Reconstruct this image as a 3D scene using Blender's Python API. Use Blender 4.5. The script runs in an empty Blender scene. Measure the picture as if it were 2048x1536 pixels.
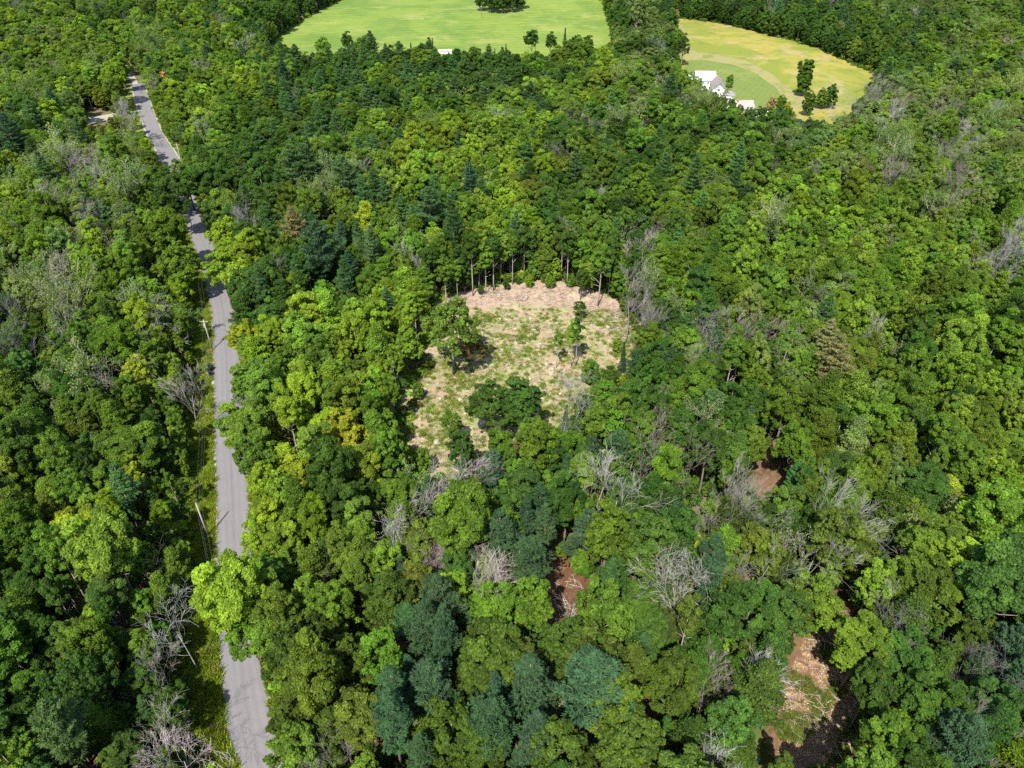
import bpy, bmesh, math, random
import numpy as np
from mathutils import Vector, Matrix

random.seed(7)
RNG = np.random.default_rng(7)
sc = bpy.context.scene
COL = sc.collection

# ---------------------------------------------------------------- camera
F = 1421.0; CX, CY = 1024.0, 768.0      # focal length / centre in pixels of the 2048 x 1536 photograph
CAM_H = 105.0; PITCH = math.radians(37.0)
cam = bpy.data.cameras.new('camera'); camo = bpy.data.objects.new('camera', cam); COL.objects.link(camo)
cam.sensor_width = 36.0; cam.lens = 36.0 * F / 2048.0
cam.clip_start = 1.0; cam.clip_end = 6000.0
camo.location = (0, 0, CAM_H); camo.rotation_euler = (math.pi/2 - PITCH, 0, 0)
sc.camera = camo

# ---------------------------------------------------------------- sky, sun, exposure
SUN_EL = math.radians(54.0)
SUN_AZ = (-0.29, -0.957)                 # horizontal direction towards the sun
w = bpy.data.worlds.new('World'); sc.world = w; w.use_nodes = True
nt = w.node_tree; bg = nt.nodes['Background']
sky = nt.nodes.new('ShaderNodeTexSky'); sky.sky_type = 'NISHITA'; sky.sun_disc = False
sky.sun_elevation = SUN_EL; sky.sun_rotation = math.atan2(SUN_AZ[0], SUN_AZ[1])
sky.altitude = 300; sky.air_density = 1.0; sky.dust_density = 1.2; sky.ozone_density = 1.0
nt.links.new(sky.outputs[0], bg.inputs[0]); bg.inputs[1].default_value = 0.15
sun = bpy.data.lights.new('sun', 'SUN'); suno = bpy.data.objects.new('sun', sun); COL.objects.link(suno)
sun.energy = 4.6; sun.angle = math.radians(0.53); sun.color = (1.0, 0.955, 0.87)
sd = Vector((SUN_AZ[0]*math.cos(SUN_EL), SUN_AZ[1]*math.cos(SUN_EL), math.sin(SUN_EL)))
suno.rotation_euler = sd.to_track_quat('Z', 'Y').to_euler()
suno.location = (-100, -100, 400)
sc.view_settings.view_transform = 'Standard'; sc.view_settings.look = 'None'
sc.view_settings.exposure = 1.22; sc.view_settings.gamma = 1.0; sc.view_settings.use_curve_mapping = False
cy = sc.cycles
cy.max_bounces = 4; cy.diffuse_bounces = 3; cy.glossy_bounces = 1; cy.transmission_bounces = 3; cy.transparent_max_bounces = 4
cy.use_denoising = False
cy.sample_clamp_indirect = 4.0

# ---------------------------------------------------------------- geometry of the place
def hz(x, y):
    """gentle relief of the land"""
    return (0.9*np.sin(x*0.021 + 0.7)*np.cos(y*0.017 + 0.4) + 0.6*np.sin(x*0.009 - y*0.026 + 1.0))

_c, _s = math.cos(PITCH), math.sin(PITCH)
def unproj(u, v, z=0.0):
    """photo pixel -> point of the land (z metres above it)"""
    a = (u-CX)/F; b = (CY-v)/F
    d = np.array([a, _c + b*_s, -_s + b*_c])
    h = 0.0
    for _ in range(6):
        t = (CAM_H - z - h)/max(-d[2], 1e-3)
        x, y = d[0]*t, d[1]*t
        h = float(hz(x, y))
    return x, y
def proj(x, y, z):
    """point -> photo pixel, depth (numpy friendly)"""
    dz = z - CAM_H
    depth = y*_c - dz*_s
    up = y*_s + dz*_c
    return CX + F*x/depth, CY - F*up/depth, depth
def inpoly(u, v, poly):
    u = np.asarray(u, float); v = np.asarray(v, float)
    r = np.zeros(u.shape, bool)
    n = len(poly)
    for i in range(n):
        x0, y0 = poly[i]; x1, y1 = poly[(i+1) % n]
        c = ((y0 > v) != (y1 > v)) & (u < (x1-x0)*(v-y0)/((y1-y0) if y1 != y0 else 1e-9) + x0)
        r ^= c
    return r

# ---------------------------------------------------------------- helpers
def tag(o, label=None, cat=None, group=None, kind=None):
    if label: o['label'] = label
    if cat: o['category'] = cat
    if group: o['group'] = group
    if kind: o['kind'] = kind
    return o
def link(name, me, parent=None):
    o = bpy.data.objects.new(name, me); COL.objects.link(o)
    if parent is not None: o.parent = parent
    return o
def empty(name, loc, rz=0.0):
    o = bpy.data.objects.new(name, None); COL.objects.link(o)
    o.location = loc; o.rotation_euler = (0, 0, rz); o.empty_display_size = 0.5
    return o
def mesh_np(name, V, faces_quads, mats, shade=None, mat_idx=None, smooth=False):
    """V (n,3), faces (m,k) all of one size"""
    me = bpy.data.meshes.new(name)
    V = np.asarray(V, np.float32); Fq = np.asarray(faces_quads, np.int32)
    m, k = Fq.shape
    me.vertices.add(len(V)); me.vertices.foreach_set('co', V.ravel())
    me.loops.add(m*k); me.loops.foreach_set('vertex_index', Fq.ravel())
    me.polygons.add(m); me.polygons.foreach_set('loop_start', np.arange(m, dtype=np.int32)*k)
    if mat_idx is not None: me.polygons.foreach_set('material_index', np.asarray(mat_idx, np.int32))
    if shade is not None:
        a = me.attributes.new('shade', 'FLOAT', 'FACE'); a.data.foreach_set('value', np.asarray(shade, np.float32))
    for mt in (mats if isinstance(mats, (list, tuple)) else [mats]): me.materials.append(mt)
    me.update(calc_edges=True)
    if smooth: me.polygons.foreach_set('use_smooth', np.ones(m, bool))
    return me
class MB:
    """collects simple solids into one mesh"""
    def __init__(s): s.v = []; s.f = []
    def add(s, vs, fs):
        n = len(s.v); s.v += [tuple(p) for p in vs]; s.f += [tuple(i+n for i in f) for f in fs]; return s
    def box(s, c, d, rz=0.0, taper=1.0):
        x, y, z = d[0]/2, d[1]/2, d[2]/2
        P = []
        for sz in (-1, 1):
            t = taper if sz > 0 else 1.0
            for sx, sy in ((-1,-1),(1,-1),(1,1),(-1,1)):
                a, b = sx*x*t, sy*y*t
                P.append((c[0]+a*math.cos(rz)-b*math.sin(rz), c[1]+a*math.sin(rz)+b*math.cos(rz), c[2]+sz*z))
        return s.add(P, [(0,3,2,1),(4,5,6,7),(0,1,5,4),(1,2,6,5),(2,3,7,6),(3,0,4,7)])
    def tube(s, pts, rad, n=6):
        pts = [Vector(p) for p in pts]; base = len(s.v)
        rings = []
        for i, p in enumerate(pts):
            t = (pts[min(i+1, len(pts)-1)] - pts[max(i-1, 0)]).normalized()
            a = t.cross(Vector((0.31, 0.2, 0.93)) if abs(t.z) < 0.9 else Vector((1, 0.1, 0))).normalized(); b = t.cross(a)
            r = rad[i] if isinstance(rad, (list, tuple)) else rad
            rings.append([p + (a*math.cos(q)+b*math.sin(q))*r for q in [2*math.pi*k/n for k in range(n)]])
        for R in rings: s.v += [tuple(p) for p in R]
        for i in range(len(pts)-1):
            for k in range(n):
                a = base+i*n+k; b = base+i*n+(k+1) % n
                s.f.append((a, b, b+n, a+n))
        s.f.append(tuple(base+k for k in range(n))[::-1]); s.f.append(tuple(base+(len(pts)-1)*n+k for k in range(n)))
        return s
    def mesh(s, name, mat, smooth=False):
        me = bpy.data.meshes.new(name); me.from_pydata(s.v, [], s.f); me.materials.append(mat); me.update()
        if smooth:
            for p in me.polygons: p.use_smooth = True
        return me
    def build(s, name, mat, parent=None, smooth=False):
        return link(name, s.mesh(name, mat, smooth), parent)

# ---------------------------------------------------------------- materials
def new_mat(name):
    m = bpy.data.materials.new(name); m.use_nodes = True
    n = m.node_tree.nodes; n.clear()
    return m, n, m.node_tree.links
def N(n, t, **kw):
    x = n.new(t)
    for k, v in kw.items(): setattr(x, k, v)
    return x
def mixc(n, l, blend, fac, a, b):
    x = n.new('ShaderNodeMix'); x.data_type = 'RGBA'; x.blend_type = blend
    for sock, val in ((x.inputs[0], fac), (x.inputs[6], a), (x.inputs[7], b)):
        if hasattr(val, 'node'): l.new(val, sock)
        elif isinstance(val, (int, float)): sock.default_value = val if sock.type == 'VALUE' else (val, val, val, 1)
        else: sock.default_value = (*val, 1) if len(val) == 3 else val
    return x.outputs[2]
def noise(n, l, scale, detail=4, rough=0.6, vec=None, dist=0.0):
    x = n.new('ShaderNodeTexNoise'); x.inputs['Scale'].default_value = scale; x.inputs['Detail'].default_value = detail
    x.inputs['Roughness'].default_value = rough; x.inputs['Distortion'].default_value = dist
    if vec is not None: l.new(vec, x.inputs['Vector'])
    return x.outputs['Fac']
def ramp(n, l, fac, stops):
    x = n.new('ShaderNodeValToRGB'); e = x.color_ramp.elements
    while len(e) < len(stops): e.new(0.5)
    for i, (p, c) in enumerate(stops): e[i].position = p; e[i].color = (*c, 1)
    l.new(fac, x.inputs[0]); return x.outputs[0]
def maprange(n, l, v, a, b, c, d):
    x = n.new('ShaderNodeMapRange')
    for i, q in enumerate((a, b, c, d)): x.inputs[i+1].default_value = q
    l.new(v, x.inputs[0]); return x.outputs[0]

def leaf_material(name, transl=0.35, rough=0.5, sec=(1.14, 1.08, 0.72)):
    m, n, l = new_mat(name)
    at = N(n, 'ShaderNodeAttribute', attribute_name='tint', attribute_type='INSTANCER')
    sh = N(n, 'ShaderNodeAttribute', attribute_name='shade', attribute_type='GEOMETRY')
    # leaves of one tree differ: some younger and yellower, some darker
    c1 = mixc(n, l, 'MULTIPLY', 1.0, at.outputs['Color'], sec)
    c = mixc(n, l, 'MIX', maprange(n, l, sh.outputs['Fac'], 0.45, 1.0, 0.0, 0.85), at.outputs['Color'], c1)
    v = N(n, 'ShaderNodeHueSaturation'); l.new(c, v.inputs['Color'])
    l.new(maprange(n, l, sh.outputs['Fac'], 0.0, 1.0, 0.6, 1.45), v.inputs['Value'])
    bs = N(n, 'ShaderNodeBsdfPrincipled'); bs.inputs['Roughness'].default_value = rough
    bs.inputs['Specular IOR Level'].default_value = 0.06
    l.new(v.outputs[0], bs.inputs['Base Color'])
    tr = N(n, 'ShaderNodeBsdfTranslucent')
    tc = mixc(n, l, 'MULTIPLY', 1.0, v.outputs[0], (1.5, 1.35, 0.5)); l.new(tc, tr.inputs['Color'])
    mx = N(n, 'ShaderNodeMixShader'); mx.inputs[0].default_value = transl
    l.new(bs.outputs[0], mx.inputs[1]); l.new(tr.outputs[0], mx.inputs[2])
    o = N(n, 'ShaderNodeOutputMaterial'); l.new(mx.outputs[0], o.inputs[0])
    return m
LEAF = leaf_material('leaves', transl=0.48)
NEEDLE = leaf_material('needles', transl=0.12, rough=0.6, sec=(1.2, 1.12, 0.9))
GRASS_BLADE = leaf_material('grass_blades', transl=0.3, rough=0.6, sec=(1.12, 1.04, 0.85))

DRY_BLADE = leaf_material('dry_blades', transl=0.04, rough=0.7, sec=(1.06, 1.02, 0.95))

def simple(name, col, rough=0.8, nscale=None, col2=None, detail=5, bump=0.0, metal=0.0, spec=0.3, coord='Object', stretch=None):
    m, n, l = new_mat(name)
    bs = N(n, 'ShaderNodeBsdfPrincipled'); bs.inputs['Roughness'].default_value = rough; bs.inputs['Metallic'].default_value = metal
    bs.inputs['Specular IOR Level'].default_value = spec
    if nscale:
        tc = N(n, 'ShaderNodeTexCoord'); vec = tc.outputs[coord]
        if stretch:
            mp = N(n, 'ShaderNodeMapping'); mp.inputs['Scale'].default_value = stretch; l.new(vec, mp.inputs[0]); vec = mp.outputs[0]
        f = noise(n, l, nscale, detail, 0.65, vec)
        l.new(ramp(n, l, f, [(0.3, col), (0.7, col2 or tuple(c*0.6 for c in col))]), bs.inputs['Base Color'])
        if bump:
            b = N(n, 'ShaderNodeBump'); b.inputs['Strength'].default_value = bump; b.inputs['Distance'].default_value = 0.1
            l.new(f, b.inputs['Height']); l.new(b.outputs[0], bs.inputs['Normal'])
    else:
        bs.inputs['Base Color'].default_value = (*col, 1)
    o = N(n, 'ShaderNodeOutputMaterial'); l.new(bs.outputs[0], o.inputs[0])
    return m
BARK = simple('bark', (0.22, 0.18, 0.14), 0.9, 3.0, (0.10, 0.08, 0.06), stretch=(1, 1, 0.25))
BARK_PALE = simple('pale_bark', (0.34, 0.30, 0.25), 0.9, 2.5, (0.18, 0.15, 0.12), stretch=(1, 1, 0.25))
def deadwood_material():
    m, n, l = new_mat('weathered_deadwood')
    at = N(n, 'ShaderNodeAttribute', attribute_name='tint', attribute_type='INSTANCER')
    tc = N(n, 'ShaderNodeTexCoord')
    f = noise(n, l, 1.5, 4, 0.6, tc.outputs['Object'])
    c = mixc(n, l, 'MULTIPLY', 1.0, at.outputs['Color'], ramp(n, l, f, [(0.3, (0.72, 0.68, 0.64)), (0.7, (1.1, 1.08, 1.05))]))
    bs = N(n, 'ShaderNodeBsdfPrincipled'); bs.inputs['Roughness'].default_value = 0.85; l.new(c, bs.inputs['Base Color'])
    o = N(n, 'ShaderNodeOutputMaterial'); l.new(bs.outputs[0], o.inputs[0]); return m
DEAD = deadwood_material()

def ground_material(name, layers, bump=0.4, rough=0.95, stripes=None):
    """layers: first (colour a, colour b, scale), then (colour, mask scale, lo, hi, detail) over it"""
    m, n, l = new_mat(name)
    tc = N(n, 'ShaderNodeTexCoord'); vec = tc.outputs['Object']
    a, b, s = layers[0]
    f0 = noise(n, l, s, 8, 0.7, vec)
    c = ramp(n, l, f0, [(0.3, a), (0.7, b)])
    off = 0
    for col, ms, lo, hi, det in layers[1:]:
        off += 37.3
        mp = N(n, 'ShaderNodeMapping'); mp.inputs['Location'].default_value = (off, off*0.7, off*0.31); l.new(vec, mp.inputs[0])
        f = noise(n, l, ms, det, 0.68, mp.outputs[0], 0.4)
        c = mixc(n, l, 'MIX', maprange(n, l, f, lo, hi, 0.0, 1.0), c, col)
    if stripes:
        width, rot, amt = stripes
        mp = N(n, 'ShaderNodeMapping'); mp.inputs['Rotation'].default_value = (0, 0, rot); l.new(vec, mp.inputs[0])
        wv = N(n, 'ShaderNodeTexWave'); wv.inputs['Scale'].default_value = 0.314/width; wv.inputs['Distortion'].default_value = 6.0; wv.inputs['Detail'].default_value = 3; wv.inputs['Detail Scale'].default_value = 0.4
        l.new(mp.outputs[0], wv.inputs['Vector'])
        c = mixc(n, l, 'MULTIPLY', 1.0, c, ramp(n, l, wv.outputs['Fac'], [(0.2, (1-amt,)*3), (0.8, (1+amt,)*3)]))
    fine = noise(n, l, 6.0, 6, 0.7, vec)
    c = mixc(n, l, 'MULTIPLY', 1.0, c, ramp(n, l, fine, [(0.25, (0.7, 0.7, 0.7)), (0.75, (1.22, 1.22, 1.22))]))
    bs = N(n, 'ShaderNodeBsdfPrincipled'); bs.inputs['Roughness'].default_value = rough; bs.inputs['Specular IOR Level'].default_value = 0.1
    l.new(c, bs.inputs['Base Color'])
    bp = N(n, 'ShaderNodeBump'); bp.inputs['Strength'].default_value = bump*0.45; bp.inputs['Distance'].default_value = 0.07
    l.new(fine, bp.inputs['Height']); l.new(bp.outputs[0], bs.inputs['Normal'])
    o = N(n, 'ShaderNodeOutputMaterial'); l.new(bs.outputs[0], o.inputs[0]); return m
M_FOREST = ground_material('forest_floor', [((0.10, 0.070, 0.044), (0.165, 0.112, 0.07), 0.5), ((0.06, 0.09, 0.024), 0.12, 0.44, 0.57, 5)])
M_CLEAR = ground_material('cleared_ground', [((0.215, 0.172, 0.105), (0.30, 0.248, 0.15), 0.55), ((0.26, 0.19, 0.135), 0.09, 0.48, 0.60, 6),
                                            ((0.33, 0.285, 0.17), 0.22, 0.53, 0.64, 8), ((0.135, 0.165, 0.042), 0.16, 0.48, 0.64, 10), ((0.14, 0.10, 0.07), 0.8, 0.60, 0.74, 8)], 0.9)
M_REDSOIL = ground_material('needle_covered_soil', [((0.071, 0.032, 0.015), (0.118, 0.064, 0.034), 0.6), ((0.150, 0.097, 0.058), 0.25, 0.55, 0.68, 7), ((0.036, 0.018, 0.009), 0.4, 0.58, 0.7, 6)], 0.9)
M_TRACK = ground_material('logged_ground', [((0.097, 0.053, 0.029), (0.162, 0.103, 0.062), 0.7), ((0.040, 0.045, 0.007), 0.2, 0.5, 0.6, 8), ((0.195, 0.129, 0.082), 0.5, 0.6, 0.7, 7), ((0.044, 0.023, 0.012), 0.3, 0.6, 0.72, 6)], 0.9)
M_HAY = ground_material('hay_field_grass', [((0.120, 0.168, 0.028), (0.148, 0.20, 0.034), 0.2), ((0.092, 0.148, 0.025), 0.018, 0.46, 0.58, 8), ((0.180, 0.200, 0.05), 0.035, 0.52, 0.64, 9), ((0.085, 0.128, 0.024), 0.12, 0.58, 0.70, 8)], 0.3, stripes=(9.0, 1.35, .045))
M_MEADOW = ground_material('meadow_grass', [((0.205, 0.180, 0.036), (0.25, 0.215, 0.050), 0.25), ((0.145, 0.165, 0.026), 0.03, 0.46, 0.56, 8), ((0.25, 0.20, 0.095), 0.05, 0.54, 0.64, 8), ((0.10, 0.12, 0.024), 0.10, 0.57, 0.67, 8)], 0.8)
M_LAWN = ground_material('mown_lawn', [((0.10, 0.135, 0.030), (0.122, 0.155, 0.036), 0.3), ((0.14, 0.165, 0.045), 0.05, 0.52, 0.66, 7), ((0.085, 0.12, 0.026), 0.2, 0.56, 0.68, 6)], 0.2, stripes=(3.0, .5, .03))
M_MOWN = ground_material('mown_hay_strip', [((0.175, 0.165, 0.06), (0.225, 0.20, 0.08), 0.4), ((0.135, 0.145, 0.04), 0.10, 0.5, 0.62, 8)], 0.4, stripes=(2.0, .75, .09))
M_GRAVEL = ground_material('gravel', [((0.240, 0.208, 0.168), (0.304, 0.272, 0.224), 1.5), ((0.176, 0.144, 0.104), 0.3, 0.6, 0.7, 6)], 0.5)
M_VERGE = ground_material('verge_soil', [((0.090, 0.130, 0.025), (0.150, 0.180, 0.035), 0.6), ((0.240, 0.190, 0.100), 0.25, 0.6, 0.7, 6)], 0.7)

def asphalt_material():
    m, n, l = new_mat('worn_asphalt')
    uv = N(n, 'ShaderNodeUVMap'); uv.uv_map = 'lane'
    tc = N(n, 'ShaderNodeTexCoord')
    sx = N(n, 'ShaderNodeSeparateXYZ'); l.new(uv.outputs[0], sx.inputs[0])
    # wheel tracks worn paler along both lanes: profile across the road
    r = N(n, 'ShaderNodeValToRGB'); e = r.color_ramp.elements
    prof = [(0.0, .92), (0.10, 1.0), (0.2, 1.08), (0.3, .97), (0.4, 1.06), (0.5, .90), (0.6, 1.06), (0.7, .97), (0.8, 1.08), (0.9, 1.0), (1.0, .92)]
    while len(e) < len(prof): e.new(0.5)
    for i, (p, v) in enumerate(prof): e[i].position = p; e[i].color = (v, v, v, 1)
    l.new(sx.outputs[0], r.inputs[0])
    mp = N(n, 'ShaderNodeMapping'); mp.inputs['Scale'].default_value = (1.0, 1.0, 1.0); l.new(tc.outputs['Object'], mp.inputs[0])
    f = noise(n, l, 0.35, 7, 0.65, mp.outputs[0]); g = noise(n, l, 9.0, 4, 0.7, tc.outputs['Object'])
    c = ramp(n, l, f, [(0.3, (0.124, 0.117, 0.119)), (0.7, (0.138, 0.130, 0.131))])
    c = mixc(n, l, 'MULTIPLY', 1.0, c, r.outputs[0])
    c = mixc(n, l, 'MULTIPLY', 1.0, c, ramp(n, l, g, [(0.3, (0.95, 0.95, 0.95)), (0.7, (1.04, 1.04, 1.04))]))
    # tar-sealed cracks: thin dark wandering lines
    vo = N(n, 'ShaderNodeTexVoronoi'); vo.feature = 'DISTANCE_TO_EDGE'; vo.inputs['Scale'].default_value = 0.16
    dm = N(n, 'ShaderNodeVectorMath'); dm.operation = 'ADD'
    nn = N(n, 'ShaderNodeTexNoise'); nn.inputs['Scale'].default_value = 0.5; l.new(tc.outputs['Object'], nn.inputs['Vector'])
    sc_ = N(n, 'ShaderNodeVectorMath'); sc_.operation = 'SCALE'; sc_.inputs['Scale'].default_value = 3.0; l.new(nn.outputs['Color'], sc_.inputs[0])
    l.new(tc.outputs['Object'], dm.inputs[0]); l.new(sc_.outputs[0], dm.inputs[1]); l.new(dm.outputs[0], vo.inputs['Vector'])
    c = mixc(n, l, 'MULTIPLY', maprange(n, l, vo.outputs['Distance'], 0.0, 0.006, 0.3, 0.0), c, (0.45, 0.45, 0.46))
    bs = N(n, 'ShaderNodeBsdfPrincipled'); bs.inputs['Roughness'].default_value = 0.85; l.new(c, bs.inputs['Base Color'])
    o = N(n, 'ShaderNodeOutputMaterial'); l.new(bs.outputs[0], o.inputs[0]); return m
M_ROAD = asphalt_material()

# ================================================================ THE SETTING
def grid_sheet(name, x0, x1, y0, y1, step, mat, dz=0.0):
    xs = np.arange(x0, x1+step, step); ys = np.arange(y0, y1+step, step)
    X, Y = np.meshgrid(xs, ys); V = np.stack([X, Y, hz(X, Y)+dz], -1).reshape(-1, 3)
    nx = len(xs); i = np.arange((len(ys)-1)*nx).reshape(-1, nx)[:, :-1].ravel()
    Fq = np.stack([i, i+1, i+1+nx, i+nx], 1)
    return mesh_np(name, V, Fq, mat, smooth=True)
g = link('ground', grid_sheet('ground', -1500, 1500, -260, 2600, 10, M_FOREST)); tag(g, kind='structure')

def poly_sheet(name, pix, mat, dz, step=2.5, rough=1.5, world=None):
    """irregular patch of ground from photo pixels of its outline (taken on the land), draped over the relief"""
    P = np.array(world if world is not None else [unproj(u, v) for u, v in pix])
    # wander the outline so that it is no clean polygon
    Q = []
    rr = random.Random(len(name)*17 + 3)
    for i in range(len(P)):
        a, b = P[i], P[(i+1) % len(P)]; d = np.linalg.norm(b-a); k = max(1, int(d/step))
        nrm = np.array([-(b-a)[1], (b-a)[0]])/max(d, 1e-6)
        for j in range(k):
            t = j/k; Q.append(a + (b-a)*t + nrm*rr.uniform(-rough, rough)*0.5)
    bm = bmesh.new()
    vs = [bm.verts.new((q[0], q[1], 0)) for q in Q]
    f = bm.faces.new(vs)
    if f.normal.z < 0: f.normal_flip()
    bmesh.ops.triangulate(bm, faces=[f])
    ext = max(np.ptp(P[:, 0]), np.ptp(P[:, 1])); cell = max(4.0, ext/60)
    for ax in (0, 1):
        lo, hi = P[:, ax].min(), P[:, ax].max(); t = lo+cell
        while t < hi:
            no = (1, 0, 0) if ax == 0 else (0, 1, 0); co = (t, 0, 0) if ax == 0 else (0, t, 0)
            bmesh.ops.bisect_plane(bm, geom=bm.verts[:]+bm.edges[:]+bm.faces[:], plane_co=co, plane_no=no); t += cell
    for v in bm.verts: v.co.z = float(hz(v.co.x, v.co.y)) + dz
    bmesh.ops.recalc_face_normals(bm, faces=bm.faces[:])
    me = bpy.data.meshes.new(name); bm.to_mesh(me); bm.free()
    if me.polygons[0].normal.z < 0: me.flip_normals()
    me.materials.append(mat)
    for p in me.polygons: p.use_smooth = True
    o = link(name, me); tag(o, kind='structure'); return o

HAY = [(520, 130), (548, 82), (600, 42), (640, 20), (700, -8), (820, -70), (1100, -78), (1190, -20), (1212, 25), (1226, 60), (1226, 108), (1236, 112), (1160, 135), (900, 140), (640, 140)]
MEADOW = [(1330, 36), (1362, 37), (1440, 46), (1530, 68), (1620, 92), (1700, 124), (1760, 152), (1745, 180), (1715, 215), (1700, 262), (1640, 275), (1560, 262), (1480, 250), (1380, 225), (1350, 150), (1345, 90)]
LAWN = [(1362, 150), (1376, 122), (1410, 121), (1470, 131), (1515, 150), (1550, 175), (1576, 205), (1580, 232), (1540, 248), (1450, 236), (1380, 215)]
MOWN = [(1344, 60), (1358, 46), (1372, 60), (1376, 88), (1392, 104), (1440, 109), (1490, 121), (1540, 146), (1590, 185), (1612, 205), (1640, 214), (1640, 226), (1580, 214), (1552, 176), (1516, 149), (1470, 130), (1410, 120), (1372, 122), (1352, 110)]
CLEARING = [(860, 612), (880, 590), (960, 575), (1040, 560), (1140, 565), (1240, 590), (1275, 650), (1290, 720), (1280, 800), (1240, 880), (1150, 930), (1060, 960), (980, 985), (900, 985), (835, 960), (805, 900), (800, 850), (815, 780), (845, 720), (855, 660)]
poly_sheet('hay_field', HAY, M_HAY, 0.03, 6, 3)
poly_sheet('meadow', MEADOW, M_MEADOW, 0.03, 5, 3)
poly_sheet('lawn', LAWN, M_LAWN, 0.10, 4, 0.5)
poly_sheet('mown_path', MOWN, M_MOWN, 0.065, 4, 0.8)
poly_sheet('clearing_ground', CLEARING, M_CLEAR, 0.03, 3, 3)
poly_sheet('red_earth_patch', [(1070, 1110), (1150, 1110), (1200, 1190), (1205, 1280), (1100, 1300), (1050, 1200)], M_REDSOIL, 0.03, 1.5, 1)
poly_sheet('logging_track_ground', [(1500, 1600), (1530, 1440), (1570, 1330), (1590, 1260), (1590, 1190), (1620, 1150), (1560, 1010), (1490, 960), (1490, 880), (1540, 870), (1600, 960), (1760, 1150), (1790, 1300), (1840, 1400), (1880, 1600)], M_TRACK, 0.03, 1.5, 1)
poly_sheet('forest_path', [(1262, 1500), (1262, 1370), (1300, 1370), (1320, 1500)], M_REDSOIL, 0.03, 1.5, 1)
poly_sheet('gravel_driveway', [(168, 250), (168, 236), (232, 226), (262, 218), (264, 228), (230, 238)], M_GRAVEL, 0.03, 2, .3)
poly_sheet('field_gravel_lane', [(560, 60), (596, 30), (604, 33), (570, 66)], M_GRAVEL, 0.06, 2, .3)
# back of the clearing: scraped pinkish subsoil
poly_sheet('scraped_bank', [(868, 618), (885, 592), (960, 578), (1040, 565), (1150, 570), (1238, 600), (1272, 660), (1245, 655), (1200, 625), (1120, 612), (1030, 605), (960, 615), (905, 640), (880, 700), (848, 740), (822, 800), (812, 800), (842, 725), (862, 665)],
           ground_material('scraped_subsoil', [((0.25, 0.175, 0.125), (0.33, 0.245, 0.18), 0.5), ((0.36, 0.29, 0.195), 0.15, 0.54, 0.66, 6), ((0.14, 0.09, 0.06), 0.7, 0.58, 0.68, 6)], 0.9), 0.06, 2, 2)

# ---- roads
def catmull(P, per=8):
    P = [np.array(p, float) for p in P]; P = [2*P[0]-P[1]] + P + [2*P[-1]-P[-2]]; out = []
    for i in range(1, len(P)-2):
        for k in range(per):
            t = k/per
            out.append(0.5*((2*P[i]) + (-P[i-1]+P[i+1])*t + (2*P[i-1]-5*P[i]+4*P[i+1]-P[i+2])*t*t + (-P[i-1]+3*P[i]-3*P[i+1]+P[i+2])*t**3))
    out.append(P[-2]); return np.array(out)
ROADPX = [(530, 1600), (520, 1536), (492, 1400), (480, 1300), (472, 1200), (468, 1100), (466, 1000), (461, 900), (457, 800), (452, 700), (446, 620), (432, 555), (412, 500), (396, 460), (382, 420), (366, 375), (350, 335), (330, 300), (311, 270), (299, 240), (289, 212), (281, 188), (275, 168)]
TRACKPX = [(274, 172), (266, 158), (258, 143), (250, 124), (241, 104), (233, 86), (225, 70), (215, 52), (205, 36), (195, 18), (185, 0)]
p0 = np.array(unproj(530, 1600)); dirn = p0 - np.array(unproj(505, 1460)); dirn /= np.linalg.norm(dirn)
road_pts = [p0 + dirn*t for t in (220, 140, 80, 30)] + [unproj(u, v) for u, v in ROADPX]
ROAD = catmull(road_pts, 10); TRACK = catmull([unproj(u, v) for u, v in TRACKPX], 8)
def strip(name, C, offs, mat, dz, uvname=None, jit=0.0):
    T = np.gradient(C, axis=0); T /= np.linalg.norm(T, axis=1)[:, None]; Nn = np.stack([T[:, 1], -T[:, 0]], 1)
    k = len(offs); rr = np.random.default_rng(3)
    V = []
    for i in range(len(C)):
        for j, o in enumerate(offs):
            oo = o + (rr.uniform(-jit, jit) if j in (0, k-1) else 0)
            p = C[i]+Nn[i]*oo; V.append((p[0], p[1], hz(p[0], p[1])+dz))
    Fq = [(i*k+j, i*k+j+1, (i+1)*k+j+1, (i+1)*k+j) for i in range(len(C)-1) for j in range(k-1)]
    me = mesh_np(name, np.array(V), Fq, mat, smooth=True)
    if me.polygons[0].normal.z < 0: me.flip_normals()
    if uvname:
        uvl = me.uv_layers.new(name=uvname); L = np.concatenate([[0], np.cumsum(np.linalg.norm(np.diff(C, axis=0), axis=1))])
        lv = np.zeros(len(me.loops), np.int32); me.loops.foreach_get('vertex_index', lv)
        span = offs[-1]-offs[0]
        uv = np.stack([(np.array(offs)[lv % k]-offs[0])/span, L[lv//k]], 1).astype(np.float32)
        uvl.data.foreach_set('uv', uv.ravel())
    o = link(name, me); tag(o, kind='structure'); return o
RW = 3.1
strip('road_verge', ROAD, [-11, -6, -3.2, 3.2, 4.6, 6.0], M_VERGE, 0.025)
strip('road_shoulder', ROAD, [-RW-0.75, -RW+0.3, RW-0.3, RW+0.6], M_GRAVEL, 0.06, jit=0.3)
strip('road', ROAD, [-RW, -RW/2, 0, RW/2, RW], M_ROAD, 0.10, 'lane', jit=0.12)
strip('dirt_road', TRACK, [-1.5, 0, 1.5], M_GRAVEL, 0.07, jit=0.3)

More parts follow.
